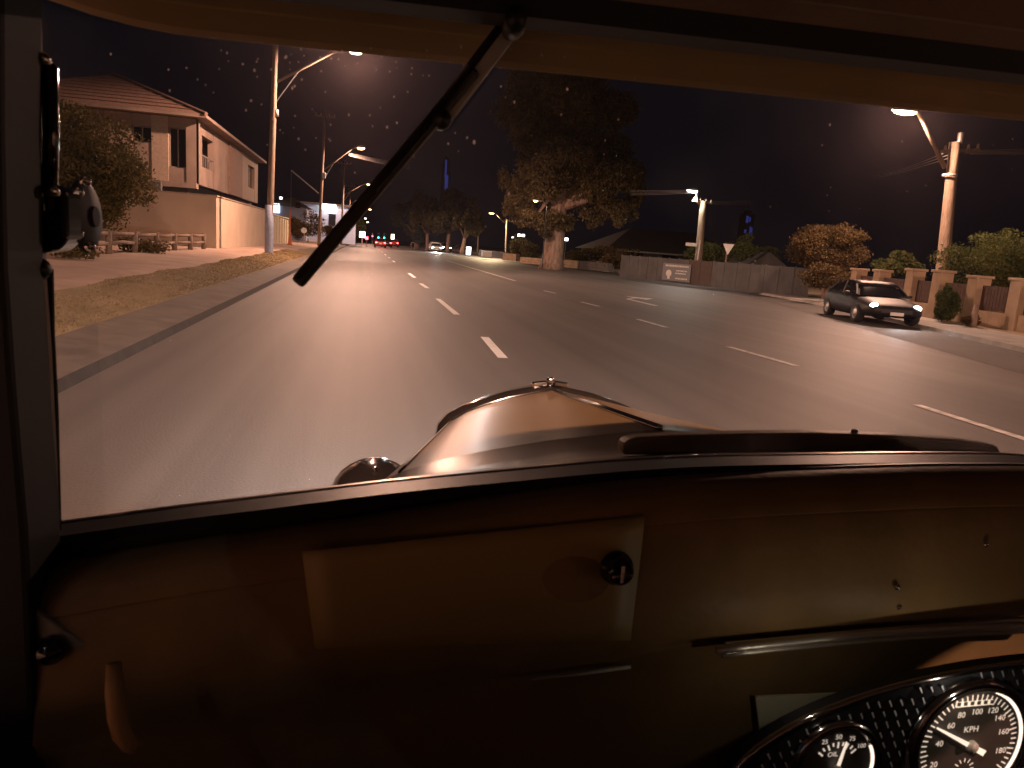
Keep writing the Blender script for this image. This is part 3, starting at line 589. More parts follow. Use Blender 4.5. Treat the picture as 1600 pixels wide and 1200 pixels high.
# hoop markers on the median
M['hoop'] = mat('reflective hoop', (0.75, 0.6, 0.5), 0.5)
for px, py, lb in ((645, 389, 'pale hoop marker standing alone on the median'), (714, 394, 'pale hoop marker left of the rounded lit board')):
    p = G(px, py, 0.0); th = thing('median_hoop', lb, 'hoop marker', tuple(p), 'median hoop markers')
    pts = [p+np.array([-0.32, 0, 0]), p+np.array([-0.32, 0, 0.8])]+[p+np.array([-0.32*math.cos(a), 0, 0.8+0.32*math.sin(a)]) for a in np.linspace(0.3, PI-0.3, 7)]+[p+np.array([0.32, 0, 0.8]), p+np.array([0.32, 0, 0])]
    MB().tube(pts, 0.07, 8).build('hoop', 'hoop', th, smooth=True)
    for s in (-1, 1):
        for z in (0.25, 0.6): MB().lathe([(0.075, -0.06), (0.075, 0.06)], p+np.array([0.32*s, 0, z]), n=8).build('red_band', 'orange', th)
p_ = G(645, 388, 0)
# ================================================================== RIGHT SIDE TREES
def gum(name, label, basepx, Y, crown, n, leaf, size=0.16, tr=0.35, forks=4, group=None, z0=0.2, lean=0.0):
    b = aY(*basepx, Y); b[2] = z0
    cl = []
    for (px, py, rx, rz_, k) in crown:
        c = aY(px, py, Y+random.uniform(-2.5, 0.6)); s = Y/F*1.03
        cl += blob_clumps(c, (rx*s, rx*s*0.8, rz_*s), k, 0.36)
    zc = [c[0] for c in cl]; top = max(c[2] for c in zc); mid = np.mean(zc, 0); fork = b+(np.array([mid[0], mid[1], 0])-np.array([b[0], b[1], 0]))*0.25; fork[2] = z0+(top-z0)*0.32
    limbs = []
    idx = rng.choice(len(zc), min(forks*3, len(zc)), replace=False)
    for i in idx:
        e = zc[i]; m1 = fork+(e-fork)*0.5+np.array([0, 0, 0.06*(top-z0)])
        limbs.append(([fork-np.array([0, 0, 0.3]), m1, e], [tr*0.5, tr*0.25, tr*0.06]))
    return plant(name, label, 'tree', tuple(b), cl, n, size, leaf, ([b-np.array([0, 0, 0.2]), b+np.array([0, 0, 0.4]), b*0.5+fork*0.5, fork], [tr*1.35, tr*1.05, tr*0.9, tr*0.75]), limbs, group, droop=0.9)
gy = float(G(862, 417, 0.2)[1])
gum('gum_tree', 'giant gum tree with thick pinkish trunk on the right verge', (862, 417), gy,
    [(965, 335, 32, 26, 7), (870, 245, 60, 40, 9), (990, 290, 22, 40, 5), (800, 300, 22, 45, 6), (825, 345, 30, 22, 6), (862, 350, 32, 22, 7), (905, 345, 32, 20, 6), (880, 290, 55, 45, 10), (975, 300, 28, 36, 6), (820, 200, 45, 55, 9), (880, 160, 95, 60, 16), (960, 200, 60, 55, 9), (835, 275, 45, 50, 8), (945, 270, 60, 50, 10), (930, 320, 50, 30, 6), (850, 335, 40, 25, 5), (900, 110, 110, 40, 10), (840, 130, 60, 50, 6)], 125000, 'leafbig', 0.115, 0.78, 6)
GTR = 'trees in the far right clump'
gum('gum_tree', 'bluish green tree at the left edge of the far clump', (652, 388), 128, [(632, 340, 22, 20, 7), (650, 355, 22, 22, 7), (640, 322, 14, 12, 4)], 6000, 'leafblue', 0.3, 0.3, 3, GTR)
gum('gum_tree', 'olive tree rising left of centre in far clump', (668, 387), 122, [(655, 330, 18, 30, 5), (668, 312, 25, 24, 6), (672, 345, 20, 22, 5)], 6000, 'leafgum', 0.28, 0.32, 3, GTR)
gum('gum_tree', 'broad dark tree in the middle of the far clump', (700, 388), 118, [(700, 318, 34, 26, 10), (692, 345, 26, 20, 6), (715, 340, 24, 22, 6)], 8000, 'leafgum', 0.28, 0.36, 4, GTR)
gum('gum_tree', 'dark tree at the right edge of far clump', (722, 390), 108, [(735, 330, 20, 22, 6), (728, 352, 22, 20, 6), (748, 355, 12, 14, 4)], 6000, 'leafgum', 0.26, 0.3, 3, GTR)
for px, py, Y, r, lf, lb in ((812, 388, 84, (1.1, 1.0, 1.5), 'leafgold', 'olive upright bush right of the second far lamp pole'), (828, 392, 80, (1.0, 0.9, 1.1), 'leafgold', 'olive rounded bush left of the giant gum trunk'),
                             (836, 403, 70, (1.3, 0.7, 0.5), 'leafgreen', 'low clipped hedge above the yellow limestone wall'), (806, 402, 82, (0.8, 0.6, 0.45), 'leafgreen', 'small dark hedge by the far limestone wall end'),
                             (960, 398, 56, (2.4, 1.2, 0.8), 'leafdry', 'dry shrub bank right of the giant gum trunk'), (915, 398, 62, (1.8, 1.0, 0.7), 'leafgold', 'dark shrub behind the lettered yellow wall')):
    p = aY(px, py, Y); plant('garden_shrub', lb, 'shrub', (float(p[0]), Y, 0.2), blob_clumps(p, r, 12, 0.42), 2600, 0.09, lf, group='shrubs along the right verge')
# yellow limestone walls
def px_wall(name, lb, a, b, hpx, th_, m, blocks=6, cap=None):
    A = G(*a, 0.18); B = G(*b, 0.18); hA = float(aY(a[0], a[1]-hpx[0], A[1])[2]); hB = float(aY(b[0], b[1]-hpx[1], B[1])[2])
    t = thing(name, lb, 'wall', tuple(A)); d = (B-A); ln = float(np.linalg.norm(d[:2])); nrm = np.array([-d[1], d[0], 0])/ln*th_
    rows_ = 3
    for i in range(blocks):
        for r in range(rows_):
            off = 0.5 if r % 2 else 0
            t0 = max(0, (i+off)/blocks); t1 = min(1, (i+1+off)/blocks)
            if r % 2 and i == 0: pcs = [(0, t0-0.004), (t0+0.004, t1-0.004)]
            else: pcs = [(t0+0.004, t1-0.004)]
            for q0, q1 in pcs:
                if q1-q0 < 0.01: continue
                hh = hA*(1-q0)+hB*q0-0.1; z0 = 0.1+hh*r/rows_; z1 = 0.1+hh*(r+1)/rows_-0.015
                p0 = A+d*q0; p1 = A+d*q1
                poly = [(p0[0], p0[1], z0), (p1[0], p1[1], z0), (p1[0], p1[1], z1), (p0[0], p0[1], z1)]
                MB().prism(poly, nrm*random.uniform(0.97, 1.03)).build('limestone_block', m, t)
    return t, A, B, d, nrm
px_wall('limestone_wall', 'yellow limestone wall stub beside the second far lamp pole', (785, 405), (806, 407), (10, 10), 0.4, 'limestone', 2)
px_wall('limestone_wall', 'low yellow limestone wall left of the giant gum trunk', (812, 409), (850, 413), (8, 9), 0.4, 'limestone', 4)
t, A, B, d, nr = px_wall('limestone_wall', 'yellow limestone wall bearing dark letters right of gum trunk', (872, 415), (901, 418), (10, 11), 0.4, 'limestone', 3)
v, f = text_mesh('FL.', 0.55); ex = Vector(d).normalized(); c = Vector(A+d*0.28)
MB().add([c+ex*p[0]+Vector((0, 0, p[1]+0.3))-Vector(nr).normalized()*0.02 for p in v], f).build('lettering', 'black', t)
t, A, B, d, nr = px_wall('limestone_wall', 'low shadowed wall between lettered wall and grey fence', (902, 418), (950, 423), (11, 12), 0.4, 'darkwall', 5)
px_wall('garden_wall', 'dark garden wall behind the pale utility cabinet', (748, 399), (790, 404), (9, 10), 0.3, 'darkwall', 4)
# street lights on the right side
def right_light(basepx, Y, lamppx, armfrom, crosspx, lb, lampm, power, colr, r=0.14, z0=0.2, m='steel', arm_r=0.06, toppx=None, head_size=(0.24, 0.7, 0.14)):
    b = aY(*basepx, Y); b[2] = z0; tp = aY(*toppx, Y); th = thing('street_light_pole', lb, 'street light', tuple(b), GR)
    pole_parts(th, b-np.array([0, 0, 0.1]), tp, r, r*0.75, m)
    L = aY(*lamppx, Y-0.2); a = aY(*armfrom, Y); md = a*0.45+L*0.55; md[2] = max(a[2], L[2])*0.5+md[2]*0.5; dd = Vector((-1, 0.15, 0))
    e = Vector(L)-dd*head_size[1]*0.45+Vector((0, 0, 0.05))
    MB().tube([a, md, e], [arm_r*1.2, arm_r, arm_r*0.8], 8).build('bracket_arm', m, th, smooth=True)
    head(th, L, dd, lampm, head_size)
    if crosspx:
        c0 = aY(*crosspx[0], Y); c1 = aY(*crosspx[1], Y); MB().beam(c0, c1, 0.1, 0.12).build('crossarm', 'timber', th)
        for k in (0.1, 0.4, 0.7, 0.95):
            q = c0+(c1-c0)*k; MB().lathe([(0, 0), (0.04, 0), (0.055, 0.05), (0.03, 0.08), (0.05, 0.11), (0.02, 0.16), (0, 0.17)], q+np.array([0, 0, 0.06]), n=8).build('insulator', 'ceramic', th, smooth=True)
    if power: lamp('lamp_light', Vector(L)-Vector((0, 0, 0.22)), th, 'SPOT', power, colr, 0.14, 178, 0.25, Vector(L)-Vector((0, 0, 5)))
    return th, b, tp
th, b, tp = right_light((1474, 440), 25.0, (1414, 174), (1476, 262), ((1470, 237), (1530, 234)), 'big timber pole with blazing lamp above the pillared wall', 'sodiumhot', 2200, SOD, 0.25, 0.25, 'timber', 0.075, (1492, 222), (0.32, 0.95, 0.17))
MB().lathe([(0.25, -0.05), (0.27, 0), (0.25, 0.05)], aY(1484, 274, 25), n=14).build('strap', 'steel', th)
MB().lathe([(0, 0), (0.11, 0.02), (0.11, 0.4), (0, 0.44)], aY(1499, 225, 25), n=10).build('fuse_can', 'steel', th)
y = 25.0
wire_set('overhead_wires', 'wires running right from the big timber pole', [(tuple(aY(1492+q*8, 236+q*1.5, y)), tuple(aY(1780, 226+q*4, y+6-q)), 0.02) for q in range(4)], 0.016)
wire_set('overhead_wires', 'wires sloping down left from the big timber pole', [(tuple(aY(1478+q*4, 238+q*4, y)), tuple(aY(1380-q*8, 272+q*3, y+34)), 0.1) for q in range(3)], 0.016)
th, b, tp = right_light((1088, 441), 44.0, (1082, 298), (1094, 325), ((1082, 313), (1112, 318)), 'leaning pale pole with white lamp and street name plate', 'ledlamp', 300, (1.0, 0.96, 0.82), 0.26, 0.15, 'timber', 0.05, (1099, 314))
c = aY(1080, 382, 43.7); MB().box(c, (0.72, 0.04, 0.2)).build('street_name_plate', 'white', th)
MB().tube([aY(1085, 441, 43.7), aY(1094, 375, 43.7)], 0.04, 6).build('conduit', 'steel', th)
wire_set('overhead_wires', 'white-lit wires reaching left from the leaning pale pole', [(tuple(aY(1078, 297+q*1.5, 44)), tuple(aY(985, 297+q*2.5, 47)), 0.03) for q in range(4)], 0.011)
wire_set('overhead_wires', 'white-lit wires reaching right from the leaning pale pole', [(tuple(aY(1100, 314+q*1.3, 44)), tuple(aY(1175, 314+q*2, 47)), 0.03) for q in range(4)], 0.011)
right_light((790, 403), 92.0, (768, 333), (788, 348), ((787, 345), (806, 347)), 'far right pole with orange lamp, nearer of two', 'sodium', 3500, (1, 0.7, 0.4), 0.13, 0.2, 'timber', 0.06, (792, 343))
right_light((746, 396), 112.0, (730, 342.5), (747, 355), ((744, 353), (760, 355)), 'far right pole with dim lamp, farther of two', 'sodium', 0, SOD, 0.12, 0.2, 'timber', 0.05, (748, 352), (0.1, 0.3, 0.07))
# orange lamp glowing through the gum crown, and distant white pairs
for px, py, Y, m, lb in ((840, 313.5, 57, 'sodium', 'small orange lamp glowing inside the giant gum crown'),):
    c = aY(px-3, py, Y-7); th = thing('street_light_pole', lb, 'street light', (float(c[0]), float(c[1]), 0.2), GR)
    MB().tube([(c[0]+0.8, c[1], 0.1), (c[0]+0.8, c[1], c[2]-0.3), (c[0]+0.5, c[1], c[2]+0.05), (c[0]+0.1, c[1], c[2]+0.06)], 0.035, 7).build('shaft', 'black', th)
    head(th, c, (-1, 0, 0), m, (0.16, 0.34, 0.1)); lamp('lamp_light', Vector(c)-Vector((0, 0.1, 0.2)), th, 'POINT', 70, SOD, 0.1)
for px, py, Y, lb in ((811, 367.5, 150, 'left one of two white floodlights behind the olive bush'), (817.5, 368, 150, 'right one of two white floodlights behind the olive bush'), (885, 374, 130, 'lone white floodlight just right of the gum trunk'), (801, 371, 140, 'faint floodlight left of the white pair')):
    c = aY(px, py, Y); th = thing('floodlight', lb, 'floodlight', (float(c[0]), Y, 0.2), 'white floodlights far right')
    MB().tube([(c[0], Y+0.3, 0.1), (c[0], Y+0.3, c[2])], 0.06, 6).build('post', 'steel', th)
    MB().box((c[0], Y+0.1, c[2]), (0.7, 0.2, 0.6)).build('housing', 'black', th, bevel=0.03); MB().box((c[0], Y-0.03, c[2]), (0.6, 0.06, 0.5) if px != 801 else (0.3, .06, .25)).build('lens', 'litwhite', th)
# ---------------- dark house, grey fence with banner
A = G(968, 431, 0.15); B = G(1262, 464, 0.15); n = 16; d = (B-A)/n; ln = float(np.linalg.norm(d[:2]))
th = thing('grey_fence', 'long grey panel fence with banner behind the white-lamp pole', 'fence', tuple(A))
hz = 1.28; nrm = np.array([-d[1], d[0], 0])/ln
for i in range(n):
    p0 = A+d*i; p1 = A+d*(i+0.97); q0 = p0+nrm*0.0
    rows = []
    for k in range(9):
        p = p0+(p1-p0)*k/8+nrm*(0.006 if k % 2 else 0.0); rows.append([(p[0], p[1], 0.1), (p[0], p[1], 0.15+hz)])
    MB().grid(rows).build('fence_panel', 'greyfence' if i not in (7, 8) else 'browndark', th, solid=0.012)
    MB().box((p0[0]+nrm[0]*0.06, p0[1]+nrm[1]*0.06, 0.15+hz/2), (0.08, 0.08, hz+0.1), math.atan2(d[1], d[0])).build('post', 'greyfence', th)
# banner
sA = aY(1036, 436, 1); 
def on_fence(px, py, off=-0.08):
    r = ray(px, py, RW); Pp = A+nrm*off; t_ = np.dot(nrm, Pp-C0)/np.dot(nrm, r); return C0+r*t_
c00 = on_fence(1034, 437); c11 = on_fence(1077, 412)
bt = thing('banner', 'dark banner with pale round emblem hung on the grey fence', 'banner', tuple(c00))
e1 = on_fence(1077, 441)-c00; ez = np.array([0, 0, min(c11[2]-c00[2]-0.05, 1.0)]); e1[2] = 0
MB().prism([c00, c00+e1, c00+e1+ez, c00+ez], nrm*0.02).build('sheet', 'signgrey', bt)
def bpt(u, v, o=-0.012): return c00+e1*u+ez*v+nrm*o
em = MB(); cen = (0.24, 0.42)
for k in range(10):
    a0 = 2*PI*k/10; r_ = 0.17
    for q in (1.0,):
        em.add([bpt(*cen), bpt(cen[0]+r_*0.62*math.cos(a0)*1.0, cen[1]+r_*1.2*math.sin(a0)), bpt(cen[0]+r_*0.62*math.cos(a0+0.63), cen[1]+r_*1.2*math.sin(a0+0.63))], [(0, 1, 2)])
em.add([bpt(0.2, 0.1), bpt(0.29, 0.1), bpt(0.27, 0.42), bpt(0.22, 0.42)], [(0, 1, 2, 3)])
em.build('emblem', 'print', bt)
for (u0, u1, vv, hh) in ((0.1, 0.92, 0.86, 0.05), (0.5, 0.9, 0.6, 0.035), (0.48, 0.85, 0.45, 0.035), (0.5, 0.88, 0.16, 0.04)):
    pr = MB(); u = u0
    while u < u1:
        wd_ = random.uniform(0.02, 0.05); pr.add([bpt(u, vv-hh), bpt(u+wd_, vv-hh), bpt(u+wd_, vv+hh), bpt(u, vv+hh)], [(0, 1, 2, 3)]); u += wd_+0.015
    pr.build('print_line', 'print', bt)
hp = aY(1060, 400, 64)
th = thing('dark_house', 'unlit low house with broad dark roof behind grey fence', 'house', (float(hp[0]), 64, 0.2))
xa, xb = float(aY(945, 400, 64)[0]), float(aY(1180, 400, 64)[0]); ze_ = float(aY(1060, 398, 64)[2]); zr_ = float(aY(1060, 366, 64)[2])
MB().box(((xa+xb)/2, 69, (ze_+0.2)/2), (xb-xa-1.2, 9, ze_-0.2)).build('wall', 'darkwall', th)
ze_ += 0.02
MB().add([(xa, 64, ze_), (xb, 64, ze_), (xb, 74, ze_), (xa, 74, ze_), (xa+4, 69, zr_+0.4), (xb-4, 69, zr_+0.4)], [(0, 1, 5, 4), (1, 2, 5), (2, 3, 4, 5), (3, 0, 4), (3, 2, 1, 0)]).build('roof', 'darkroof', th)
for k in range(3): MB().box((xa+3+k*3.4, 64.45, 1.4), (1.5, 0.06, 1.1)).build('window', 'winglass', th)
MB().beam((xa, 63.95, ze_-0.03), (xb, 63.95, ze_-0.03), 0.1, 0.14).build('gutter', 'steel', th)
gp = aY(1199, 412, 46); th = thing('gabled_shed', 'small gabled shed roof peeping over grey fence beside green bushes', 'shed', (float(gp[0]), 46, 0.2))
MB().prism([(gp[0]-1.2, 46, 0.2), (gp[0]+1.2, 46, 0.2), (gp[0]+1.2, 46, gp[2]-0.1), (gp[0]-1.2, 46, gp[2]-0.1)], (0, 3, 0)).build('wall', 'darkwall', th)
MB().prism([(gp[0]-1.45, 45.8, gp[2]-0.15), (gp[0]+1.45, 45.8, gp[2]-0.15), (gp[0], 45.8, gp[2]+0.75)], (0, 3.4, 0)).build('roof', 'greyfence', th)
# give way sign
b0 = G(1130, 446, 0.15); Yg = float(b0[1]); c = aY(1137, 388, Yg)
th = thing('give_way_sign', 'white triangular give way sign on a timber post', 'sign', tuple(b0))
MB().tube([b0, aY(1137, 383, Yg)], 0.045, 8).build('post', 'timber', th)
def tri(s, o, m, nm):
    MB().prism([(c[0]-s, c[1]-o, c[2]+s*0.7), (c[0]+s, c[1]-o, c[2]+s*0.7), (c[0]+0.05*s, c[1]-o, c[2]-s*1.0), (c[0]-0.05*s, c[1]-o, c[2]-s*1.0)], (0, 0.015, 0)).build(nm, m, th)
tri(0.34, 0.07, 'white', 'sign_plate')
# bushes right
GB = 'bushes behind the right side fences'
def bush(px, py, Y, r, k, n, leaf, lb, size=0.09, name='bush', group=GB, sub=0.4):
    p = aY(px, py, Y); return plant(name, lb, 'bush', (float(p[0]), Y, 0.2), blob_clumps(p, r, k, sub), n, size, leaf, group=group, crownname='foliage')
bush(1120, 400, 50, (2.3, 1.2, 1.0), 14, 4000, 'leafgreen', 'dark green bush behind fence right of white-lamp pole')
bush(1175, 400, 48, (2.4, 1.2, 0.95), 14, 4000, 'leafgreen', 'lit green bush between give way sign and round shrub')
bush(1168, 385, 50, (0.8, 0.8, 0.9), 8, 1500, 'leafgreen', 'pointed green sprig rising above the fence bushes')
bush(1297, 390, 29, (1.75, 1.5, 1.15), 40, 26000, 'leafdry', 'big round clipped shrub glowing brown behind dark car', 0.052, 'round_shrub', None, 0.33)
bush(1300, 432, 27, (1.3, 0.8, 0.55), 12, 3000, 'leafdry', 'scraggy brown undergrowth below the big round shrub', 0.06, 'low_bush', None)
bush(1400, 418, 30, (1.2, 1.0, 0.75), 12, 3500, 'leafgreen', 'dim green bush between round shrub and timber pole', 0.08)
bush(1560, 415, 21.5, (2.1, 1.2, 0.85), 22, 16000, 'leafgreen', 'large green hedge bush overhanging the pillared wall at right', 0.045)
bush(1575, 380, 24, (1.2, 1.0, 0.6), 10, 3000, 'leafgreen', 'top tuft of greenery above the hedge at right edge', 0.07)
# ---------------- pillared wall
def wall_run(a, b): return G(*a, 0.16), G(*b, 0.16)
A, B = wall_run((1345, 478), (1660, 528)); d = B-A; ln = float(np.linalg.norm(d[:2])); ex = d/ln; nr = np.array([-ex[1], ex[0], 0]); rz_ = math.atan2(ex[1], ex[0])
th = thing('pillared_wall', 'limestone wall with square pillars and brown slat infill', 'wall', tuple(A))
def at_px(px):
    r = ray(px, 470, RW); n2 = nr; t_ = np.dot(n2, A-C0)/np.dot(n2, r); return float(np.dot(C0+r*t_-A, ex))
hp_ = 1.25
pil = [at_px(x) for x in (1336, 1372, 1424, 1467, 1525, 1594, 1650)]
for i, s_ in enumerate(pil):
    p = A+ex*s_; hh = hp_+(0.22 if i in (2, 3) else 0.12); wd_ = 0.42
    pl = MB().box((p[0], p[1], 0.1+hh/2), (wd_, wd_, hh), rz_).build('pillar', 'limestone', th)
    MB().box((p[0], p[1], 0.1+hh+0.04), (wd_+0.1, wd_+0.1, 0.08), rz_).build('pillar_cap', 'limestone', pl, bevel=0.01)
for i in range(len(pil)-1):
    a_, b_ = pil[i]+0.22, pil[i+1]-0.22; p = A+ex*(a_+b_)/2; ln2 = b_-a_
    if ln2 < 0.05: continue
    nb = max(1, int(ln2/0.55))
    for k in range(nb):
        q = A+ex*(a_+ln2*(k+0.5)/nb); MB().box((q[0], q[1], 0.1+0.24), (ln2/nb-0.012, 0.3+0.01*(k % 2), 0.48), rz_).build('plinth_block', 'limestone', th)
    ns = max(4, int(ln2/0.12))
    for k in range(ns):
        q = A+ex*(a_+ln2*(k+0.5)/ns); MB().box((q[0], q[1], 0.6+0.34), (ln2/ns*0.86, 0.05, 0.68), rz_).build('slat', 'slat', th)
    MB().box((p[0]+nr[0]*0.05, p[1]+nr[1]*0.05, 1.2), (ln2, 0.05, 0.06), rz_).build('rail', 'slat', th)
p = A+ex*(at_px(1512))-nr*0.6
plant('upright_shrub', 'dark upright shrub in front of the pillared wall', 'shrub', (float(p[0]), float(p[1]), 0.15), blob_clumps(p+np.array([0, 0, 0.55]), (0.38, 0.35, 0.55), 14, 0.42), 4500, 0.045, 'leafgreen')
p = A+ex*(at_px(1572))-nr*0.8
plant('low_bush', 'tiny tuft on the sandy verge by low wall at right', 'bush', (float(p[0]), float(p[1]), 0.15), blob_clumps(p+np.array([0, 0, 0.16]), (0.32, 0.25, 0.16), 8, 0.5), 900, 0.035, 'leafdry')
# oncoming / waiting dark car
ca = G(1372, 500, 0.12); dirn = Vector((-0.3, -0.95, 0)); rzc = math.atan2(dirn.y, dirn.x)-PI/2
t_ = sedan('dark_car', 'dark sedan with lit headlights beside the round shrub', (float(ca[0])+0.55, float(ca[1])+1.2, 0.02), rzc, 'carblack', 'head', scale=0.93)
car_light(t_, (0, 2.5, 0.66), (0.95, 0.97, 1.0), 22, (0, 1, -0.25), 95)
# ---------------- skyline
def tower(px, py0, py1, Y, wpx, lb, strips):
    c0 = aY(px, py0, Y); c1 = aY(px, py1, Y); wd_ = wpx*Y/F; t = thing('office_tower', lb, 'tower', (float(c0[0]), Y, 0), 'city towers on the skyline')
    MB().box((c0[0], Y+wd_/2, c0[2]/2), (wd_, wd_, c0[2])).build('shaft', 'darkwall', t)
    MB().box((c0[0], Y+wd_/2, c0[2]+wd_*0.15), (wd_*0.5, wd_*0.5, wd_*0.3)).build('crown_block', 'darkwall', t)
    MB().tube([(c0[0], Y+wd_/2, c0[2]), (c0[0], Y+wd_/2, c0[2]+wd_*0.9)], wd_*0.03, 6).build('mast', 'darkwall', t)
    for (u, a, b, ww) in strips:
        za = c0[2]+(c1[2]-c0[2])*a; zb_ = c0[2]+(c1[2]-c0[2])*b
        MB().box((c0[0]+u*wd_, Y-0.4, (za+zb_)/2), (ww*wd_, 0.8, abs(za-zb_))).build('light_strip', 'bluelight', t)
tower(698, 250, 298, 900, 12, 'slim city tower with blue light strip above far trees', [(-0.05, 0.0, 0.55, 0.22), (0.1, 0.5, 1.0, 0.4)])
tower(1172, 334, 370, 900, 18, 'city tower with broken blue lights above green bushes', [(-0.22, 0.1, 0.4, 0.22), (0.05, 0.15, 0.35, 0.12), (0.2, 0.55, 0.95, 0.13), (0.36, 0.6, 0.95, 0.1), (-0.28, 0.7, 0.85, 0.2)])
c = aY(745, 320, 420)
th = thing('radio_mast', 'thin mast carrying two red beacons above the far clump', 'mast', (float(c[0]), 420, 0))
for s in (-1, 1):
    for q in (-1, 1): MB().tube([(c[0]+s*0.7, 420+q*0.7, 0), (c[0]+s*0.15, 420+q*0.15, c[2]+2)], 0.06, 5).build('leg', 'darkwall', th)
for z in np.linspace(2, c[2], 10): MB().box((c[0], 420, z), (1.2-0.9*z/c[2], 1.2-0.9*z/c[2], 0.08)).build('brace', 'darkwall', th)
for py in (325, 342):
    q = aY(745, py, 420); MB().lathe([(0, -0.6), (0.5, -0.35), (0.6, 0), (0.5, 0.35), (0, 0.6)], (c[0], 419, q[2]), n=10).build('beacon', 'beacon', th, smooth=True)
# ================================================================== THE CAR WE SIT IN
CX = 0.436                                      # car centre line
M['tan'] = mat('tan enamel', (0.085, 0.055, 0.026), 0.34, coat=0.0, spec=0.13, var=0.05, vscale=3)
M['tandark'] = mat('brown dash enamel', (0.28, 0.18, 0.08), 0.5, coat=0.0, spec=0.25, var=0.16, vscale=14, bump=0.05, bscale=90)
M['visor'] = mat('tan visor underside', (0.36, 0.26, 0.13), 0.7, var=0.15, vscale=5)
M['trim'] = mat('brown interior trim', (0.2, 0.14, 0.1), 0.8, var=0.15, vscale=9, bump=0.2, bscale=120)
M['lining'] = mat('grey blue headlining', (0.16, 0.17, 0.2), 0.95, var=0.15, vscale=40, bump=0.3, bscale=300)
M['post'] = mat('worn tan post paint', (0.14, 0.088, 0.05), 0.5, var=0.2, vscale=14)
M['rub'] = mat('door rubber', (0.008, 0.008, 0.008), 0.7)
M['gloverefl'] = mat('olive glovebox reflection tint', (0.34, 0.24, 0.095), 0.5, var=0.05, vscale=5)  # lighter tone stands in for a reflection on the dash
M['palerefl'] = mat('pale cream reflection', (0.75, 0.72, 0.52), 0.6)
M['wiper'] = mat('wiper metal', (0.5, 0.47, 0.42), 0.5, 0.1)
M['brushed'] = mat('brushed bright trim', (0.75, 0.72, 0.64), 0.42, 0.8)
M['dial'] = mat('black dial', (0.05, 0.042, 0.036), 0.6)
M['panelblk'] = mat('engine turned panel', (0.03, 0.032, 0.04), 0.28, 0.6)
M['scale'] = mat('engine turned swirl', (0.025, 0.028, 0.035), 0.3, 0.7)
M['glint'] = mat('bright swirl glint', (0.6, 0.63, 0.68), 0.35, 0.5)
M['dialprint'] = emit('dial numerals', (1.0, 0.82, 0.66), 0.28)
M['needle'] = emit('cream needle', (1.0, 0.82, 0.66), 0.42)
M['dialglow'] = emit('dial edge light', (1.0, 0.78, 0.62), 0.7)
def glass_mat():
    m = bpy.data.materials.new('dusty windscreen glass'); m.use_nodes = True; t = m.node_tree; t.nodes.clear()
    out = t.nodes.new('ShaderNodeOutputMaterial'); tr = t.nodes.new('ShaderNodeBsdfTransparent'); gl = t.nodes.new('ShaderNodeBsdfGlossy'); gl.inputs['Roughness'].default_value = 0.03
    tl = t.nodes.new('ShaderNodeBsdfTranslucent'); tl.inputs[0].default_value = (0.8, 0.75, 0.78, 1)
    tc = t.nodes.new('ShaderNodeTexCoord'); n = t.nodes.new('ShaderNodeTexNoise'); n.inputs['Scale'].default_value = 9; n.inputs['Detail'].default_value = 7
    t.links.new(tc.outputs['Object'], n.inputs['Vector']); r = t.nodes.new('ShaderNodeMapRange'); t.links.new(n.outputs['Fac'], r.inputs[0])
    r.inputs[1].default_value = 0.46; r.inputs[2].default_value = 0.74; r.inputs[3].default_value = 0.0; r.inputs[4].default_value = 0.022
    m1 = t.nodes.new('ShaderNodeMixShader'); m1.inputs[0].default_value = 0.035; t.links.new(tr.outputs[0], m1.inputs[1]); t.links.new(gl.outputs[0], m1.inputs[2])
    m2 = t.nodes.new('ShaderNodeMixShader'); t.links.new(r.outputs[0], m2.inputs[0]); t.links.new(m1.outputs[0], m2.inputs[1]); t.links.new(tl.outputs[0], m2.inputs[2])
    t.links.new(m2.outputs[0], out.inputs[0]); return m
M['glass'] = glass_mat()
M['darkmetal'] = mat('tarnished frame metal', (0.3, 0.24, 0.19), 0.3, 0.9)
def speck_mat():
    m = bpy.data.materials.new('dried spots and glints'); m.use_nodes = True; t = m.node_tree; t.nodes.clear()
    out = t.nodes.new('ShaderNodeOutputMaterial'); tr = t.nodes.new('ShaderNodeBsdfTransparent'); tl = t.nodes.new('ShaderNodeBsdfTranslucent'); tl.inputs[0].default_value = (0.95, 0.8, 0.75, 1)
    mx = t.nodes.new('ShaderNodeMixShader'); mx.inputs[0].default_value = 0.5; t.links.new(tr.outputs[0], mx.inputs[1]); t.links.new(tl.outputs[0], mx.inputs[2]); t.links.new(mx.outputs[0], out.inputs[0]); return m
M['speck'] = speck_mat()
base = (CX, 0.3, 0.0)
car = thing('vintage_car', 'tan vintage car seen from its passenger seat, dash and bonnet ahead', 'car', base)
MR = Matrix((RW @ RC.T).tolist()).to_4x4()
car.matrix_world = Matrix.Translation(Vector(C0)) @ MR @ Matrix.Translation(-Vector(C0)) @ Matrix.Translation(Vector(base))
V = lambda *a: Vector(a)
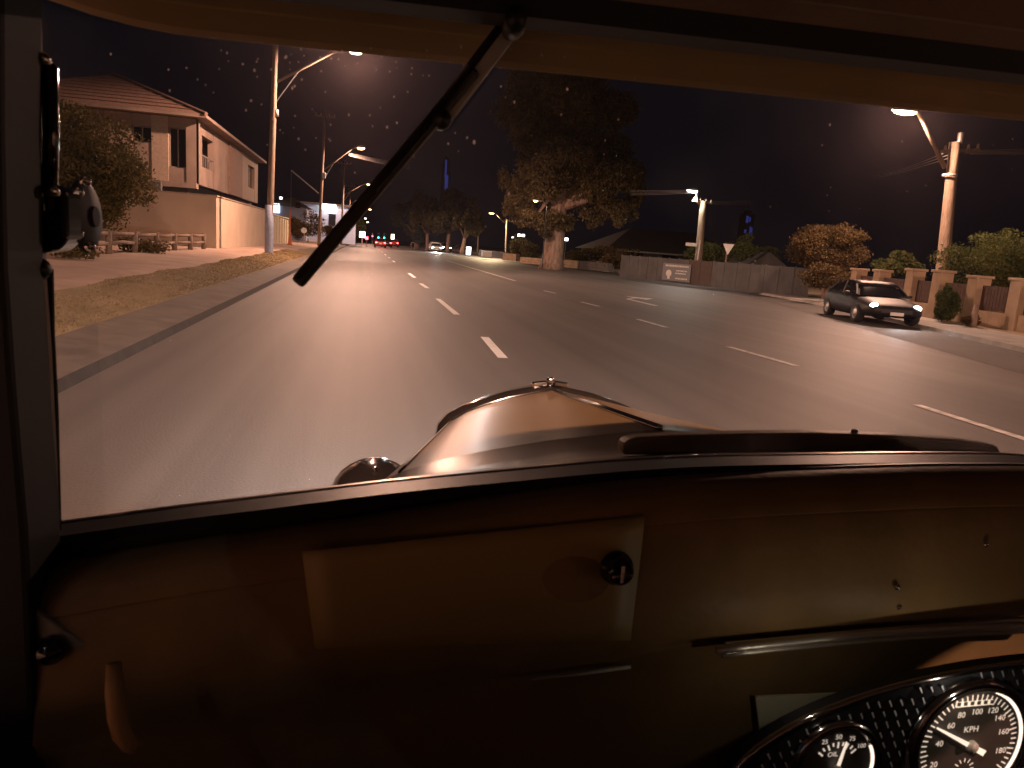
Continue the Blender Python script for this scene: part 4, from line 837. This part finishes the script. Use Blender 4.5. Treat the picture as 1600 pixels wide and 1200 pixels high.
# --- windscreen bottom line in car space
SB = [(85, 860), (225, 836), (375, 814), (600, 783), (800, 752), (969, 733), (1100, 724), (1400, 714), (1600, 714)]
ST = [(85, 822), (225, 800), (375, 783), (526, 764), (631, 751), (800, 736), (969, 720), (1100, 713), (1400, 709), (1600, 709)]
def curve_of(lst, Y):
    q = [cY(*p, Y) for p in lst]; xs_ = [float(p[0]) for p in q]; zs = [float(p[2]) for p in q]
    xs_ = [-0.36]+xs_+[1.15]; zs = [zs[0]-0.012]+zs+[zs[0]+0.0]
    def fz(x): return float(np.interp(x, xs_, zs))
    def fs(x): return sum(fz(x+k*0.02) for k in (-2, -1, 0, 1, 2))/5
    return fs
zb_f = curve_of(SB, 0.60); zt_f = curve_of(ST, 0.60)
XS = list(np.linspace(-0.245, 1.12, 60))
def sweep(prof, xs=XS):        # prof(x) -> closed list of (Y, z)
    b = MB(); rows = [[(x, y, z) for y, z in prof(x)] for x in xs]; rows = [r+[r[0]] for r in rows]; b.grid(rows); n_ = len(rows[0])
    b.f.append(tuple(range(n_-1))); b.f.append(tuple((len(xs)-1)*n_+i for i in range(n_-1))); return b
sweep(lambda x: [(0.578, zb_f(x)), (0.576, zt_f(x)-0.010), (0.584, zt_f(x)-0.004), (0.612, zt_f(x)-0.004), (0.62, zb_f(x)-0.005)]).build('windscreen_seal', 'black', car, smooth=False)
sweep(lambda x: [(0.611, zt_f(x)-0.014), (0.611, zt_f(x)-0.0065), (0.614, zt_f(x)-0.0035), (0.62, zt_f(x)-0.0035), (0.624, zt_f(x)-0.007), (0.626, zt_f(x)-0.024)]).build('lower_frame', 'darkmetal', car, smooth=True)
ZG = 1.66
MB().grid([[(x, 0.600, zt_f(x)-0.006), (x, 0.604, 1.40), (x, 0.606, ZG)] for x in XS]).build('windscreen', 'glass', car)
# dried spots on the outer face
sp = MB(); spots = []
for _ in range(85): spots.append((rng.normal(560, 130), abs(rng.normal(0, 80))+72, rng.uniform(0.35, 1.0)))
for _ in range(22): spots.append((rng.uniform(95, 1000), rng.uniform(70, 340), rng.uniform(0.25, 0.6)))
for _ in range(12): spots.append((rng.uniform(1150, 1590), rng.uniform(180, 330), rng.uniform(0.25, 0.5)))
spots += [(741, 222, 1.1), (795, 303, 0.9), (730, 215, 0.6), (1297, 195, 0.8)]  # larger spots added as pale reflections on the glass
for px, py, r_ in spots:
    c = cY(px, py, 0.6068); rr = r_*0.00095*(0.8 if px < 700 else 1); k = 9; a0 = rng.random()*6; el = rng.uniform(1.0, 1.7)
    vs = [(c[0]+rr*math.cos(a0+2*PI*j/k)*(1+.25*rng.random()), c[1]+0.0002, c[2]+el*rr*math.sin(a0+2*PI*j/k)*(1+.25*rng.random())) for j in range(k)]
    sp.add(vs+[(c[0], c[1]+0.0005, c[2])], [(j, (j+1) % k, k) for j in range(k)])
o = sp.build('water_spots_and_glints', 'speck', car); o['kind'] = 'stuff'
dfm = bpy.data.materials.new('grime and lamp halo film'); dfm.use_nodes = True; t = dfm.node_tree; t.nodes.clear()  # grime film, its scatter added to make halos round the lamps
va = t.nodes.new('ShaderNodeAddShader')
for k_, (dn_, g_) in enumerate(((1.5, 0.96), (1.4, 0.86))):
    vs_ = t.nodes.new('ShaderNodeVolumeScatter'); vs_.inputs['Color'].default_value = (1, 0.82, 0.9, 1); vs_.inputs['Density'].default_value = dn_; vs_.inputs['Anisotropy'].default_value = g_
    t.links.new(vs_.outputs[0], va.inputs[k_])
t.links.new(va.outputs[0], t.nodes.new('ShaderNodeOutputMaterial').inputs['Volume']); M['film'] = dfm
sweep(lambda x: [(0.608, zt_f(x)+0.003), (0.608, ZG-0.05), (0.610, ZG-0.05), (0.610, zt_f(x)+0.003)], XS[:-1]).build('grime_halo_film', 'film', car)
# --- outer visor (seen through the top of the glass)
zv = float(cY(800, 103, 0.66)[2])
def visor_prof(x):
    e = max(0.0, (-0.13-x))/0.10; l = 0.013*e*e
    return [(0.610, zv+0.082+l), (0.632, zv+0.048+l), (0.646, zv+0.026+l), (0.650, zv+0.018+l), (0.654, zv+0.019+l), (0.664, zv+0.004+l), (0.672, zv+0.000+l), (0.682, zv+0.004+l), (0.684, zv+0.018+l), (0.62, zv+0.12+l)]
sweep(visor_prof, list(np.linspace(-0.30, 1.17, 50))).build('sun_visor', 'visor', car, smooth=False, bevel=0.0015)
# --- windscreen top frame, header and headlining
zf0 = float(cY(1200, 70, 0.56)[2]); zf1 = float(cY(1200, 28, 0.545)[2])
sweep(lambda x: [(0.560, zf0), (0.545, zf1+0.002), (0.598, zf1+0.03), (0.598, zf0+0.002)]).build('windscreen_top_frame', 'rub', car)
zh = float(cY(1400, 20, 0.50)[2])
sweep(lambda x: [(0.5445, zf1-0.001), (0.525, zf1+0.006), (0.500, zh), (0.49, zh+0.02), (0.55, zh+0.06), (0.57, zf1+0.03)], list(np.linspace(-0.25, 1.12, 12))).build('header_panel', 'trim', car, smooth=False)
rows = []
for y in np.linspace(0.495, -1.1, 12):
    rows.append([(x, y, zh+0.004+0.05*math.sin(PI*(0.495-y)/1.6)+0.03*(1-((x-CX)/0.7)**2)) for x in np.linspace(-0.27, 1.14, 10)])
MB().grid(rows).build('headlining', 'lining', car, smooth=True, solid=0.01)
rows = []
for y in np.linspace(0.60, -1.15, 12):
    rows.append([(x, y, zh+0.05+0.05*math.sin(PI*min(1, max(0, (0.6-y)/1.75)))+0.05*(1-((x-CX)/0.75)**2)) for x in np.linspace(-0.31, 1.18, 10)])
MB().grid(rows).build('roof', 'tan', car, smooth=True, solid=0.012)
# --- wiper
wz = 0.618
def P(px, py, Y): return Vector(cY(px, py, Y))
wp = MB().tube([P(806, 28, 0.55), P(803, 42, 0.59), P(798, 50, 0.612)], [0.008, 0.009, 0.007], 10).build('wiper', 'black', car, smooth=True)
MB().beam(P(806, 40, 0.617), P(686, 197, 0.619), 0.011, 0.006, (0, 1, 0)).build('wiper_arm', 'wiper', wp, bevel=0.0015)
MB().beam(P(803, 33, 0.621), P(684, 190, 0.621), 0.0185, 0.006, (0, 1, 0)).build('arm_backing', 'black', wp, bevel=0.002)
MB().beam(P(742, 108, 0.616), P(464, 443, 0.616), 0.0115, 0.012, (0, 1, 0)).build('wiper_blade', 'black', wp, bevel=0.003)
MB().beam(P(690, 185, 0.614), P(468, 446, 0.614), 0.005, 0.004, (0, 1, 0)).build('blade_holder', 'wiper', wp, bevel=0.001)
MB().lathe([(0, -0.01), (0.007, -0.008), (0.008, 0), (0.007, 0.008), (0, 0.01)], P(690, 188, 0.617), (0, 1, 0), 12).build('blade_pivot', 'black', wp, smooth=True)
# --- left post, door frame, hinge and mirror
poly = [(56, 20), (60, 150), (62, 300), (64, 400), (74, 560), (82, 720), (87, 860), (92, 960), (48, 960), (40, 820), (24, 620), (10, 400), (8, 200), (6, 0), (50, -20)]
pst = MB().prism([P(x, y, 0.588) for x, y in poly], (0, 0.012, 0)).build('door_post', 'post', car, bevel=0.003)
for (x, y, r_) in ((57, 783, 0.0055), (60, 420, 0.0045)):
    MB().lathe([(0, 0.003), (r_*0.6, 0.0025), (r_, 0), (r_, -0.002)], P(x, y, 0.587), (0, -1, 0), 14).build('screw', 'black', pst, smooth=True)
MB().tube([P(78, 420, 0.600), P(80, 520, 0.600), P(86, 640, 0.600), P(91, 840, 0.600)], 0.0026, 8).build('glass_edge_bead', 'rub', car)
poly = [(2, -60), (3, 200), (8, 420), (22, 620), (40, 830), (46, 960), (52, 1100), (54, 1320), (-220, 1320), (-220, -60)]
MB().prism([P(x, y, 0.52) for x, y in poly], (0, 0.06, 0)).build('door_frame', 'rub', car, bevel=0.004)
hg = MB().prism([P(x, y, 0.585) for x, y in ((-5, 290), (92, 288), (104, 300), (106, 375), (90, 392), (50, 398), (-5, 380))], (0, 0.03, 0)).build('windscreen_hinge', 'gloss', car, bevel=0.005)
MB().tube([P(52, 330, 0.585), P(52, 230, 0.585), P(53, 130, 0.585), P(60, 100, 0.585), P(69, 92, 0.585), P(78, 106, 0.585), P(80, 200, 0.585), P(77, 330, 0.585)], 0.0052, 10).build('hinge_arm', 'gloss', hg, smooth=True)
for x, y in ((58, 300), (82, 298), (68, 92)): MB().lathe([(0, 0.004), (0.0032, 0.003), (0.0045, 0), (0.004, -0.004)], P(x, y, 0.578), (0, -1, 0.2), 12).build('hinge_screw', 'chrome', hg, smooth=True)
MB().lathe([(0, 0.008), (0.006, 0.006), (0.008, 0), (0.006, -0.006)], P(62, 420, 0.58), (0, -1, 0), 12).build('hinge_knob', 'black', hg, smooth=True)
c = P(133, 338, 0.66); axm = Vector((1.0, -0.02, 0.02)).normalized()
mi = MB().lathe([(0, 0.006), (0.023, 0.005), (0.028, 0.002), (0.0295, 0.0), (0.028, -0.002), (0.022, -0.005), (0.009, -0.007), (0, -0.008)], c, axm, 28).build('wing_mirror', mat('grey mirror shell', (0.045, 0.05, 0.06), 0.6, 0.0, spec=0.15), car, smooth=True)
MB().lathe([(0, 0.0085), (0.008, 0.0085), (0.0085, 0.006)], c, axm, 18).build('mirror_boss', 'rub', mi)
MB().tube([P(112, 345, 0.64), c], 0.006, 8).build('mirror_stalk', 'chrome', mi)
for x, y in ((122, 300), (122, 365), (141, 385), (134, 283)): MB().lathe([(0, 0.005), (0.003, 0.004), (0.0042, 0)], P(x, y, 0.63), (0.3, -1, 0.1), 10).build('mirror_screw', 'chrome', mi, smooth=True)
# --- dashboard
DP = [(0.60, -0.004), (0.572, -0.001), (0.556, -0.003), (0.542, -0.010), (0.535, -0.022), (0.5335, -0.026), (0.536, -0.0275), (0.534, -0.030), (0.529, -0.055), (0.523, -0.09), (0.521, -0.115), (0.526, -0.128), (0.537, -0.14), (0.545, -0.18), (0.553, -0.28), (0.575, -0.46), (0.62, -0.46), (0.62, -0.01)]
XD = list(np.linspace(-0.262, 1.14, 56))
dash = sweep(lambda x: [(y+0.02*((x-CX)/0.7)**2*0, zb_f(x)+z+0.0*x) for y, z in DP], XD).build('dashboard', 'tandark', car, smooth=True)
md = dash.modifiers.new('e', 'EDGE_SPLIT'); md.split_angle = math.radians(35)
# soft dash reflection painted as a lighter panel, slightly proud of the face
def on_dash(px, py, off=0.0022):
    # intersect the view ray with the dash face (Y between .52 and .535)
    Y = 0.527
    for _ in range(6):
        p = cY(px, py, Y); rel = p[2]-zb_f(float(p[0])); Y = float(np.interp(rel, [-0.115, -0.09, -0.055, -0.03, -0.02], [0.521, 0.523, 0.529, 0.534, 0.536]))
    return Vector(cY(px, py, Y-off))
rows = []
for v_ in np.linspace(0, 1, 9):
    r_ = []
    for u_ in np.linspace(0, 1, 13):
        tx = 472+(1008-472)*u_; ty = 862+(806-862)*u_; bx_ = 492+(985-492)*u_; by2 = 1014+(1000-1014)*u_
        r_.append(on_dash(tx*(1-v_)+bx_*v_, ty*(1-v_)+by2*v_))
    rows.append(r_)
gd = MB().grid(rows).build('glovebox_reflection', 'gloverefl', dash, smooth=True, solid=0.001)
p = on_dash(963, 887, 0.006)
MB().lathe([(0.014, 0), (0.0135, 0.003), (0.011, 0.0045), (0.0105, 0.012), (0.009, 0.014), (0.0085, 0.0135), (0, 0.0135)], p, (0, -1, 0.1), 22).build('glovebox_knob', 'gloss', dash, smooth=True)
MB().box(p+V(0, -0.0135, 0.001), (0.003, 0.003, 0.014)).build('knob_slot', 'chrome', dash)
rows = [[on_dash(900+55*math.cos(a)*k, 905+38*math.sin(a)*k, 0.0065-0.004*k) for a in np.linspace(0, 2*PI, 19)] for k in (0.02, 0.7, 1.0)]
MB().grid(rows).build('latch_recess', 'tandark', dash, smooth=True)
# bright trim strip on the lower edge
def on_lip(px, py, Y=0.517): return Vector(cY(px, py, Y))
for a, b, wd_ in (((1120, 1016), (1660, 974), 0.0035), ((1128, 1024), (1660, 984), 0.0022)):
    pts = [on_lip(a[0]+(b[0]-a[0])*t_, a[1]+(b[1]-a[1])*t_-6*math.sin(PI*t_)) for t_ in np.linspace(0, 1, 14)]
    MB().tube(pts, wd_*0.95, 8).build('trim_strip', 'brushed', dash, smooth=True)
MB().prism([on_lip(1135, 1006, 0.519), on_lip(1370, 984, 0.519), on_lip(1640, 963, 0.519), on_lip(1640, 983, 0.516), on_lip(1370, 1003, 0.516), on_lip(1135, 1022, 0.516)], (0, 0.003, 0)).build('trim_band', 'brushed', dash)
MB().tube([on_lip(830, 1060, 0.53), on_lip(905, 1053, 0.53), on_lip(985, 1042, 0.53)], 0.0016, 8).build('trim_strip', 'wiper', dash, smooth=True)
# pale sheet painted in for a reflection beside the instrument panel
rows = [[P(1180, 1088, 0.539), P(1365, 1080, 0.539)], [P(1194, 1205, 0.543), P(1365, 1205, 0.543)]]
MB().grid(rows).build('pale_reflection', 'palerefl', dash, solid=0.002)
# --- instrument panel
YP = 0.47
pc = (0.600, YP, 0.952); pa, pb = 0.315, 0.105
ell = [V(pc[0]+pa*math.copysign(abs(math.cos(a))**0.9, math.cos(a)), YP, pc[2]+pb*math.copysign(abs(math.sin(a))**0.95, math.sin(a))) for a in np.linspace(0, 2*PI, 72, endpoint=False)]
ip = MB().prism(ell, (0, 0.012, 0)).build('instrument_panel', 'panelblk', car)
MB().tube([e+V(0, -0.001, 0) for e in ell]+[ell[0]+V(0, -0.001, 0)], 0.0028, 8).build('panel_rim', 'chrome', ip, smooth=True)
sg = P(1300, 1192, YP); bgc = P(1508, 1158, YP)
def pxr(p, px): # pixel radius to metres at point p
    d_ = -(RC.T @ (np.array(p)-C0))[2]; return px*d_/F
rs, rb = pxr(sg, 80), pxr(bgc, 112)
sc_ = MB(); rg_ = MB(); stp = 0.0104
for i in range(-60, 61):
    for j in range(-24, 25):
        x = pc[0]+i*stp+(j % 2)*stp/2; z = pc[2]+j*stp*0.92
        if ((x-pc[0])/pa)**2+((z-pc[2])/pb)**2 > 0.93 or x > pc[0]+0.06 or z < 0.93: continue
        if (V(x, 0, z)-V(sg.x, 0, sg.z)).length < rs or (V(x, 0, z)-V(bgc.x, 0, bgc.z)).length < rb: continue
        k = 10; r1 = stp*0.62; ax_ = V(-0.38, -1, 0.3).normalized(); u1 = ax_.orthogonal().normalized(); u2 = ax_.cross(u1); cc = V(x, YP-0.0012, z)
        sc_.add([cc+(u1*math.cos(2*PI*q/k)+u2*math.sin(2*PI*q/k))*r1 for q in range(k)], [tuple(range(k))])
        # bright ridge of each swirl: highlight painted as a pale stroke
        t1 = V(0.5, 0, -0.86); e0 = cc+V(stp*(0.02+0.1*(j % 2)), -0.0022, stp*0.36)
        rg_.add([e0, e0+t1*stp*0.66, e0+t1*stp*0.66+V(0.0009, 0.0003, 0.0004), e0+V(0.0014, 0.0003, 0.0006)], [(0, 1, 2, 3)])
o = sc_.build('engine_turned_swirls', 'scale', ip); o['kind'] = 'stuff'
o = rg_.build('swirl_glints', 'glint', ip); o['kind'] = 'stuff'
def gauge(name, c, r, ticks, nums, needle, words, face_r, lit):
    g = MB().lathe([(face_r, 0.003), (face_r+0.002, 0.0055), (r*0.9, 0.008), (r*0.96, 0.007), (r, 0.004), (r, 0.0)], c, (0, -1, 0), 48).build(name, 'chrome', car, smooth=True)
    MB().lathe([(r*0.90, 0.0078), (r*0.865, 0.0092), (r*0.85, 0.0084)], c, (0, -1, 0), 48).build('bezel_ring', 'gloss', g, smooth=True)
    MB().lathe([(0, 0.0035), (face_r+0.001, 0.0035)], c, (0, -1, 0), 40).build('dial', 'dial', g)
    tk = MB()
    for a, r0, r1, wd_ in ticks:
        d_ = V(math.sin(a), 0, math.cos(a)); n_ = V(math.cos(a), 0, -math.sin(a)); cc = c+V(0, -0.0042, 0)
        tk.add([cc+d_*r0-n_*wd_, cc+d_*r1-n_*wd_, cc+d_*r1+n_*wd_, cc+d_*r0+n_*wd_], [(0, 1, 2, 3)])
    tk.build('tick_marks', 'dialprint', g)
    for tx, x, z, s_ in nums+words:
        v_, f_ = text_mesh(tx, s_); MB().add([c+V(x+q[0], -0.0044, z+q[1]) for q in v_], f_).build('numeral', 'dialprint', g)
    a, l0, l1, wd_ = needle; d_ = V(math.sin(a), 0, math.cos(a)); n_ = V(math.cos(a), 0, -math.sin(a)); cc = c+V(0, -0.0065, 0)
    MB().prism([cc-d_*l0-n_*wd_*1.3, cc-d_*l0+n_*wd_*1.3, cc+n_*wd_, cc+d_*l1+n_*wd_*0.35, cc+d_*l1-n_*wd_*0.35, cc-n_*wd_], (0, -0.0012, 0)).build('needle', 'needle', g)
    MB().lathe([(0, 0.0105), (wd_*2.4, 0.0095), (wd_*2.6, 0.006)], c, (0, -1, 0), 16).build('needle_hub', 'wiper', g, smooth=True)
    if lit:
        a0, a1 = lit; rows = [[c+V(math.sin(a)*q, -h_, math.cos(a)*q) for q, h_ in ((face_r*0.985, 0.0042), (face_r+0.0018, 0.0054))] for a in np.linspace(a0, a1, 20)]
        MB().grid(rows).build('edge_light', 'dialglow', g, smooth=True)
    return g
def R_(deg): return math.radians(deg)
m1 = pxr(bgc, 1.19)
tks = [(R_(-125+k*250/40), (64 if k % 4 else 61)*m1, 72*m1, 0.9*m1) for k in range(41)]
sub = V(-2*m1, 0, -36*m1)
nums = []
for i, t_ in enumerate(('20', '40', '60', '80', '100', '120', '140', '160', '180')):
    x, y = ((1461, 1188), (1464, 1158), (1477, 1133), (1490, 1119), (1513, 1116), (1537, 1116), (1550, 1128), (1560, 1149), (1561, 1177))[i]
    nums.append((t_, (x-1510)*m1, (1163-y)*m1, 11.5*m1))
spd = gauge('speedometer', bgc, rb, tks, nums, (R_(-61), 24*m1, 66*m1, 3.2*m1), [('KPH', -1*m1, 22*m1, 12*m1)], pxr(bgc, 92), (R_(20), R_(150)))
tk = MB()
for k in range(12):
    a = 2*PI*k/12; d_ = V(math.sin(a), 0, math.cos(a)); n_ = V(math.cos(a), 0, -math.sin(a)); cc = bgc+sub+V(0, -0.0043, 0)
    tk.add([cc+d_*10*m1-n_*m1*0.7, cc+d_*16*m1-n_*m1*0.7, cc+d_*16*m1+n_*m1*0.7, cc+d_*10*m1+n_*m1*0.7], [(0, 1, 2, 3)])
tk.build('small_dial_ticks', 'dialprint', spd)
od = MB().box(bgc+V(0, -0.0046, 0)+V(-4*m1, 0, 60*m1), (56*m1, 0.0006, 7*m1)).build('dial_reflection', 'dialprint', spd)  # glowing strip painted in for a reflection across the dial top
for k in range(6): MB().box(bgc+V((-28+k*10)*m1, -0.0052, 61*m1), (5*m1, 0.0005, 5*m1)).build('reflection_bar', 'dial', spd)  # dark bars of the painted reflection
m1 = pxr(sg, 1.28)
tks = [(R_(-50+k*100/8), (28 if k % 2 else 25)*m1, 33*m1, 1.1*m1) for k in range(9)]
gauge('oil_gauge', sg, rs, tks, [('50', -1*m1, 40*m1, 9*m1), ('75', 18*m1, 36*m1, 8.5*m1), ('100', 32*m1, 25*m1, 8*m1), ('25', -19*m1, 35*m1, 8.5*m1)], (R_(12), 4*m1, 36*m1, 2.0*m1), [('OIL', -6*m1, 17*m1, 9*m1)], pxr(sg, 63), (R_(60), R_(130)))
for g_, c_, pw_ in (('panel_fill_light', bgc+V(-0.02, -0.035, 0.055), 0.026), ('panel_fill_light', sg+V(-0.03, -0.02, 0.078), 0.010)):
    lamp(g_, c_, car, 'POINT', pw_, (1, 0.82, 0.62), 0.001)  # added fill lights for the dials, trim strip and pale sheet
# small toggle highlights on the right of the dash
for x, y in ((1540, 850), (1402, 917), (1404, 948)):
    p = on_dash(x, y, 0.002) if y < 940 else on_lip(x, y, 0.522)
    MB().lathe([(0.003, 0), (0.0026, 0.0015), (0.001, 0.0028), (0, 0.003)], p, (0, -1, 0.3), 12).build('toggle', 'chrome', dash, smooth=True)
# --- bracket, knob, handle at lower left
bk = MB().prism([P(x, y, 0.53) for x, y in ((45, 950), (68, 962), (100, 985), (150, 1012), (150, 1026), (60, 1036), (48, 1030))], (0, 0.006, 0)).build('dash_bracket', mat('dull bracket steel', (0.3, 0.28, 0.25), 0.6, 0.3), car, bevel=0.002)
MB().lathe([(0, 0.014), (0.006, 0.013), (0.0095, 0.008), (0.01, 0.002), (0.008, 0)], P(84, 1012, 0.53), (0, -1, 0.1), 18).build('bracket_knob', 'gloss', bk, smooth=True)
MB().tube([P(178, 1036, 0.47), P(180, 1080, 0.465), P(184, 1120, 0.462), P(192, 1148, 0.46), P(203, 1161, 0.46), P(216, 1166, 0.462)], [0.0045, 0.006, 0.0062, 0.0062, 0.0058, 0.0048], 12).build('door_pull', mat('tan leather pull', (0.45, 0.25, 0.1), 0.55), car, smooth=True)
# --- cowl, bonnet, radiator
def loft(secs, m, name, par=car, smooth=True, solid=0.0):
    return MB().grid(secs).build(name, m, par, smooth=smooth, solid=solid)
def hood_sec(Y, hwid, zt_, sh, side):
    half = [(0, 0), (0.13, -0.005), (0.39, -0.019), (0.60, -0.036), (0.76, -0.052), (0.90, -0.074), (0.975, -0.098), (1.0, -0.13), (1.0, -side)]
    L_ = [(CX-hwid*a, Y, zt_+b*sh) for a, b in reversed(half)]; R2 = [(CX+hwid*a, Y, zt_+b*sh) for a, b in half[1:]]
    return L_+R2
FR = 1.60; zfr = float(cY(870, 613, 1.6)[2])
ra = hood_sec(1.00, 0.425, 1.122, 0.85, 0.5); rbk = hood_sec(1.62, 0.262, zfr, 1.0, 0.5)
hs = [[tuple(np.array(a)*(1-t_)+np.array(b)*t_) for a, b in zip(ra, rbk)] for t_ in np.linspace(0, 1, 10)]
bon = loft(hs, 'tan', 'bonnet')
MB().tube([V(CX, 1.0, 1.1245), V(CX, 1.3, (1.124+zfr)/2+0.002), V(CX, 1.61, zfr+0.002)], 0.0055, 8).build('bonnet_hinge', 'chrome', bon, smooth=True)
for s in (0, 1):      # side panels' beading
    i = 3 if s == 0 else 13
    MB().tube([V(*h_[i])+V(0, 0, 0.001) for h_ in hs], 0.002, 6).build('bonnet_bead', 'tan', bon, smooth=True)
rsh = [[(p_[0]*1.0+(p_[0]-CX)*k_, y_, p_[2]+dz) for p_ in rbk] for y_, k_, dz in ((1.622, -0.01, -0.004), (1.622, 0.016, 0.005), (1.66, 0.022, 0.007), (1.70, 0.01, 0.002), (1.705, -0.02, -0.01))]
rad = loft(rsh, 'gloss', 'radiator_shell')
MB().add([(p_[0], 1.69, p_[2]-0.012) for p_ in rbk], [tuple(range(len(rbk)))]).build('radiator_core', 'black', rad)
cz = zfr+0.003; cc = V(CX+0.002, 1.66, cz)
cap = MB().lathe([(0.03, -0.006), (0.03, 0.002), (0.022, 0.004), (0.013, 0.006), (0.009, 0.008), (0.0, 0.009)], cc, n=22).build('radiator_cap', 'chrome', car, smooth=True)
for s in (-1, 1): MB().prism([cc+V(s*0.01, -0.01, 0.001), cc+V(s*0.042, -0.008, -0.003), cc+V(s*0.046, 0.0, -0.003), cc+V(s*0.042, 0.008, -0.003), cc+V(s*0.01, 0.01, 0.001)], (0, 0, 0.011)).build('cap_wing', 'chrome', cap, bevel=0.002)
MB().lathe([(0.0, -0.012), (0.008, -0.01), (0.0105, 0), (0.008, 0.007), (0, 0.009)], cc+V(0, 0, 0.013), n=16).build('cap_knob', 'chrome', cap, smooth=True)
rc = []
for t_ in np.linspace(0, 1, 7):
    Y = 0.626+(1.0-0.626)*t_; row = []
    for i, p_ in enumerate(ra):
        u_ = (i-8)/8; x0_ = CX+0.68*math.copysign(min(1, abs(u_)**0.9*1.05), u_); z0_ = zt_f(x0_)-0.012 if abs(u_) < 0.7 else zt_f(CX+0.45*math.copysign(1, u_))-0.02-(abs(u_)-0.7)*1.6
        s_ = t_*t_*(3-2*t_); row.append((x0_*(1-s_)+p_[0]*s_, Y, z0_*(1-s_)+p_[2]*s_-0.012*math.sin(PI*t_)))
    rc.append(row)
loft(rc, 'tan', 'cowl')
# raised cowl ventilator lid
vt = [P(x, y, 0.70) for x, y in ((974, 712), (973, 698), (980, 689), (998, 684), (1060, 681), (1180, 678), (1280, 677), (1400, 681), (1500, 688), (1560, 697), (1568, 712))]
MB().prism(vt, (0, 0.02, 0)).build('cowl_vent', 'tandark', car, bevel=0.004)
p = P(1342, 677, 0.70); MB().lathe([(0.004, -0.002), (0.0035, 0.001), (0, 0.002)], p+V(0, 0.008, 0.001), n=12).build('vent_stud', 'chrome', car, smooth=True)
# --- headlamps
for s in (-1, 1):
    hxm = 0.032 if s < 0 else 2*CX-0.032; hc_ = V(hxm, 1.62, 0.772)
    hb = MB().lathe([(0.0, -0.14), (0.04, -0.13), (0.075, -0.10), (0.098, -0.05), (0.106, 0.0), (0.106, 0.05), (0.104, 0.06)], hc_, (0, 1, -0.02), 28).build('headlamp', 'gloss', car, smooth=True)
    MB().lathe([(0.098, 0.055), (0.104, 0.06), (0.104, 0.075), (0.094, 0.08)], hc_, (0, 1, -0.02), 28).build('headlamp_rim', 'chrome', hb, smooth=True)
    MB().lathe([(0, 0.092), (0.05, 0.088), (0.095, 0.074)], hc_, (0, 1, -0.02), 24).build('headlamp_lens', emit('own headlamp lens', (1, 0.93, 0.85), 8), hb, smooth=True)
    MB().lathe([(0, 0.0), (0.006, 0.004), (0.006, 0.012), (0, 0.016)], hc_+V(0, -0.03, 0.1), n=12).build('headlamp_stud', 'chrome', hb, smooth=True)
    MB().tube([hc_+V(0, 0, -0.08), hc_+V(-s*0.12, 0.0, -0.2)], 0.014, 8).build('headlamp_bar', 'gloss', hb)
    lamp('headlamp_beam', hc_+V(0, 0.12, 0), car, 'SPOT', 560, (1, 0.9, 0.86), 0.08, 75, 0.9, hc_+V(0, 10, -1.15))
# --- lower body, sides, floor, wheels
for s in (-1, 1):
    xs_ = CX+s*0.72
    MB().box((xs_, -0.28, 0.72), (0.04, 1.62, 0.62)).build('door', 'tan', car, bevel=0.01)
    MB().box((xs_-s*0.03, -0.28, 0.80), (0.015, 1.55, 0.44)).build('door_card', 'trim', car, bevel=0.004)
    MB().box((xs_, -1.12, 1.30), (0.05, 0.14, 0.62)).build('rear_quarter_post', 'tan', car, bevel=0.01)
    MB().box((xs_-s*0.01, -0.28, 1.535), (0.05, 1.75, 0.25)).build('window_light_blocker', 'trim', car, bevel=0.006)  # unseen rails added to keep the right street light off the dash
    if s > 0: MB().box((xs_-0.05, 0.56, 1.36), (0.06, 0.06, 0.60)).build('door_post', 'post', car, bevel=0.006)
    for yy in (1.46, -1.0):
        wh = MB().lathe([(0.2, -0.07), (0.33, -0.075), (0.35, -0.05), (0.352, 0.05), (0.33, 0.075), (0.2, 0.07)], (CX+s*0.62, yy, 0.355), (1, 0, 0), 28).build('wheel', 'tyre', car, smooth=True)
        MB().lathe([(0, 0.06), (0.05, 0.065), (0.06, 0.04), (0.17, 0.03), (0.2, 0.06), (0.205, 0.0)], (CX+s*0.62, yy, 0.355), (s, 0, 0), 20).build('rim', 'tan', wh, smooth=True)
MB().box((CX, -0.2, 0.42), (1.4, 1.9, 0.04)).build('floor', 'rub', car)
MB().box((CX, 0.70, 0.72), (1.2, 0.03, 0.6)).build('firewall', 'rub', car)
MB().box((CX, -1.17, 1.0), (1.42, 0.04, 1.16)).build('rear_panel', 'trim', car)
MB().box((CX, -0.55, 0.6), (1.2, 0.55, 0.3)).build('seat_cushion', 'trim', car, bevel=0.05)
MB().box((CX, -0.88, 0.95), (1.2, 0.16, 0.6)).build('seat_back', 'trim', car, bevel=0.05)
for o in list(bpy.data.objects):
    if '_o' in o: del o['_o']
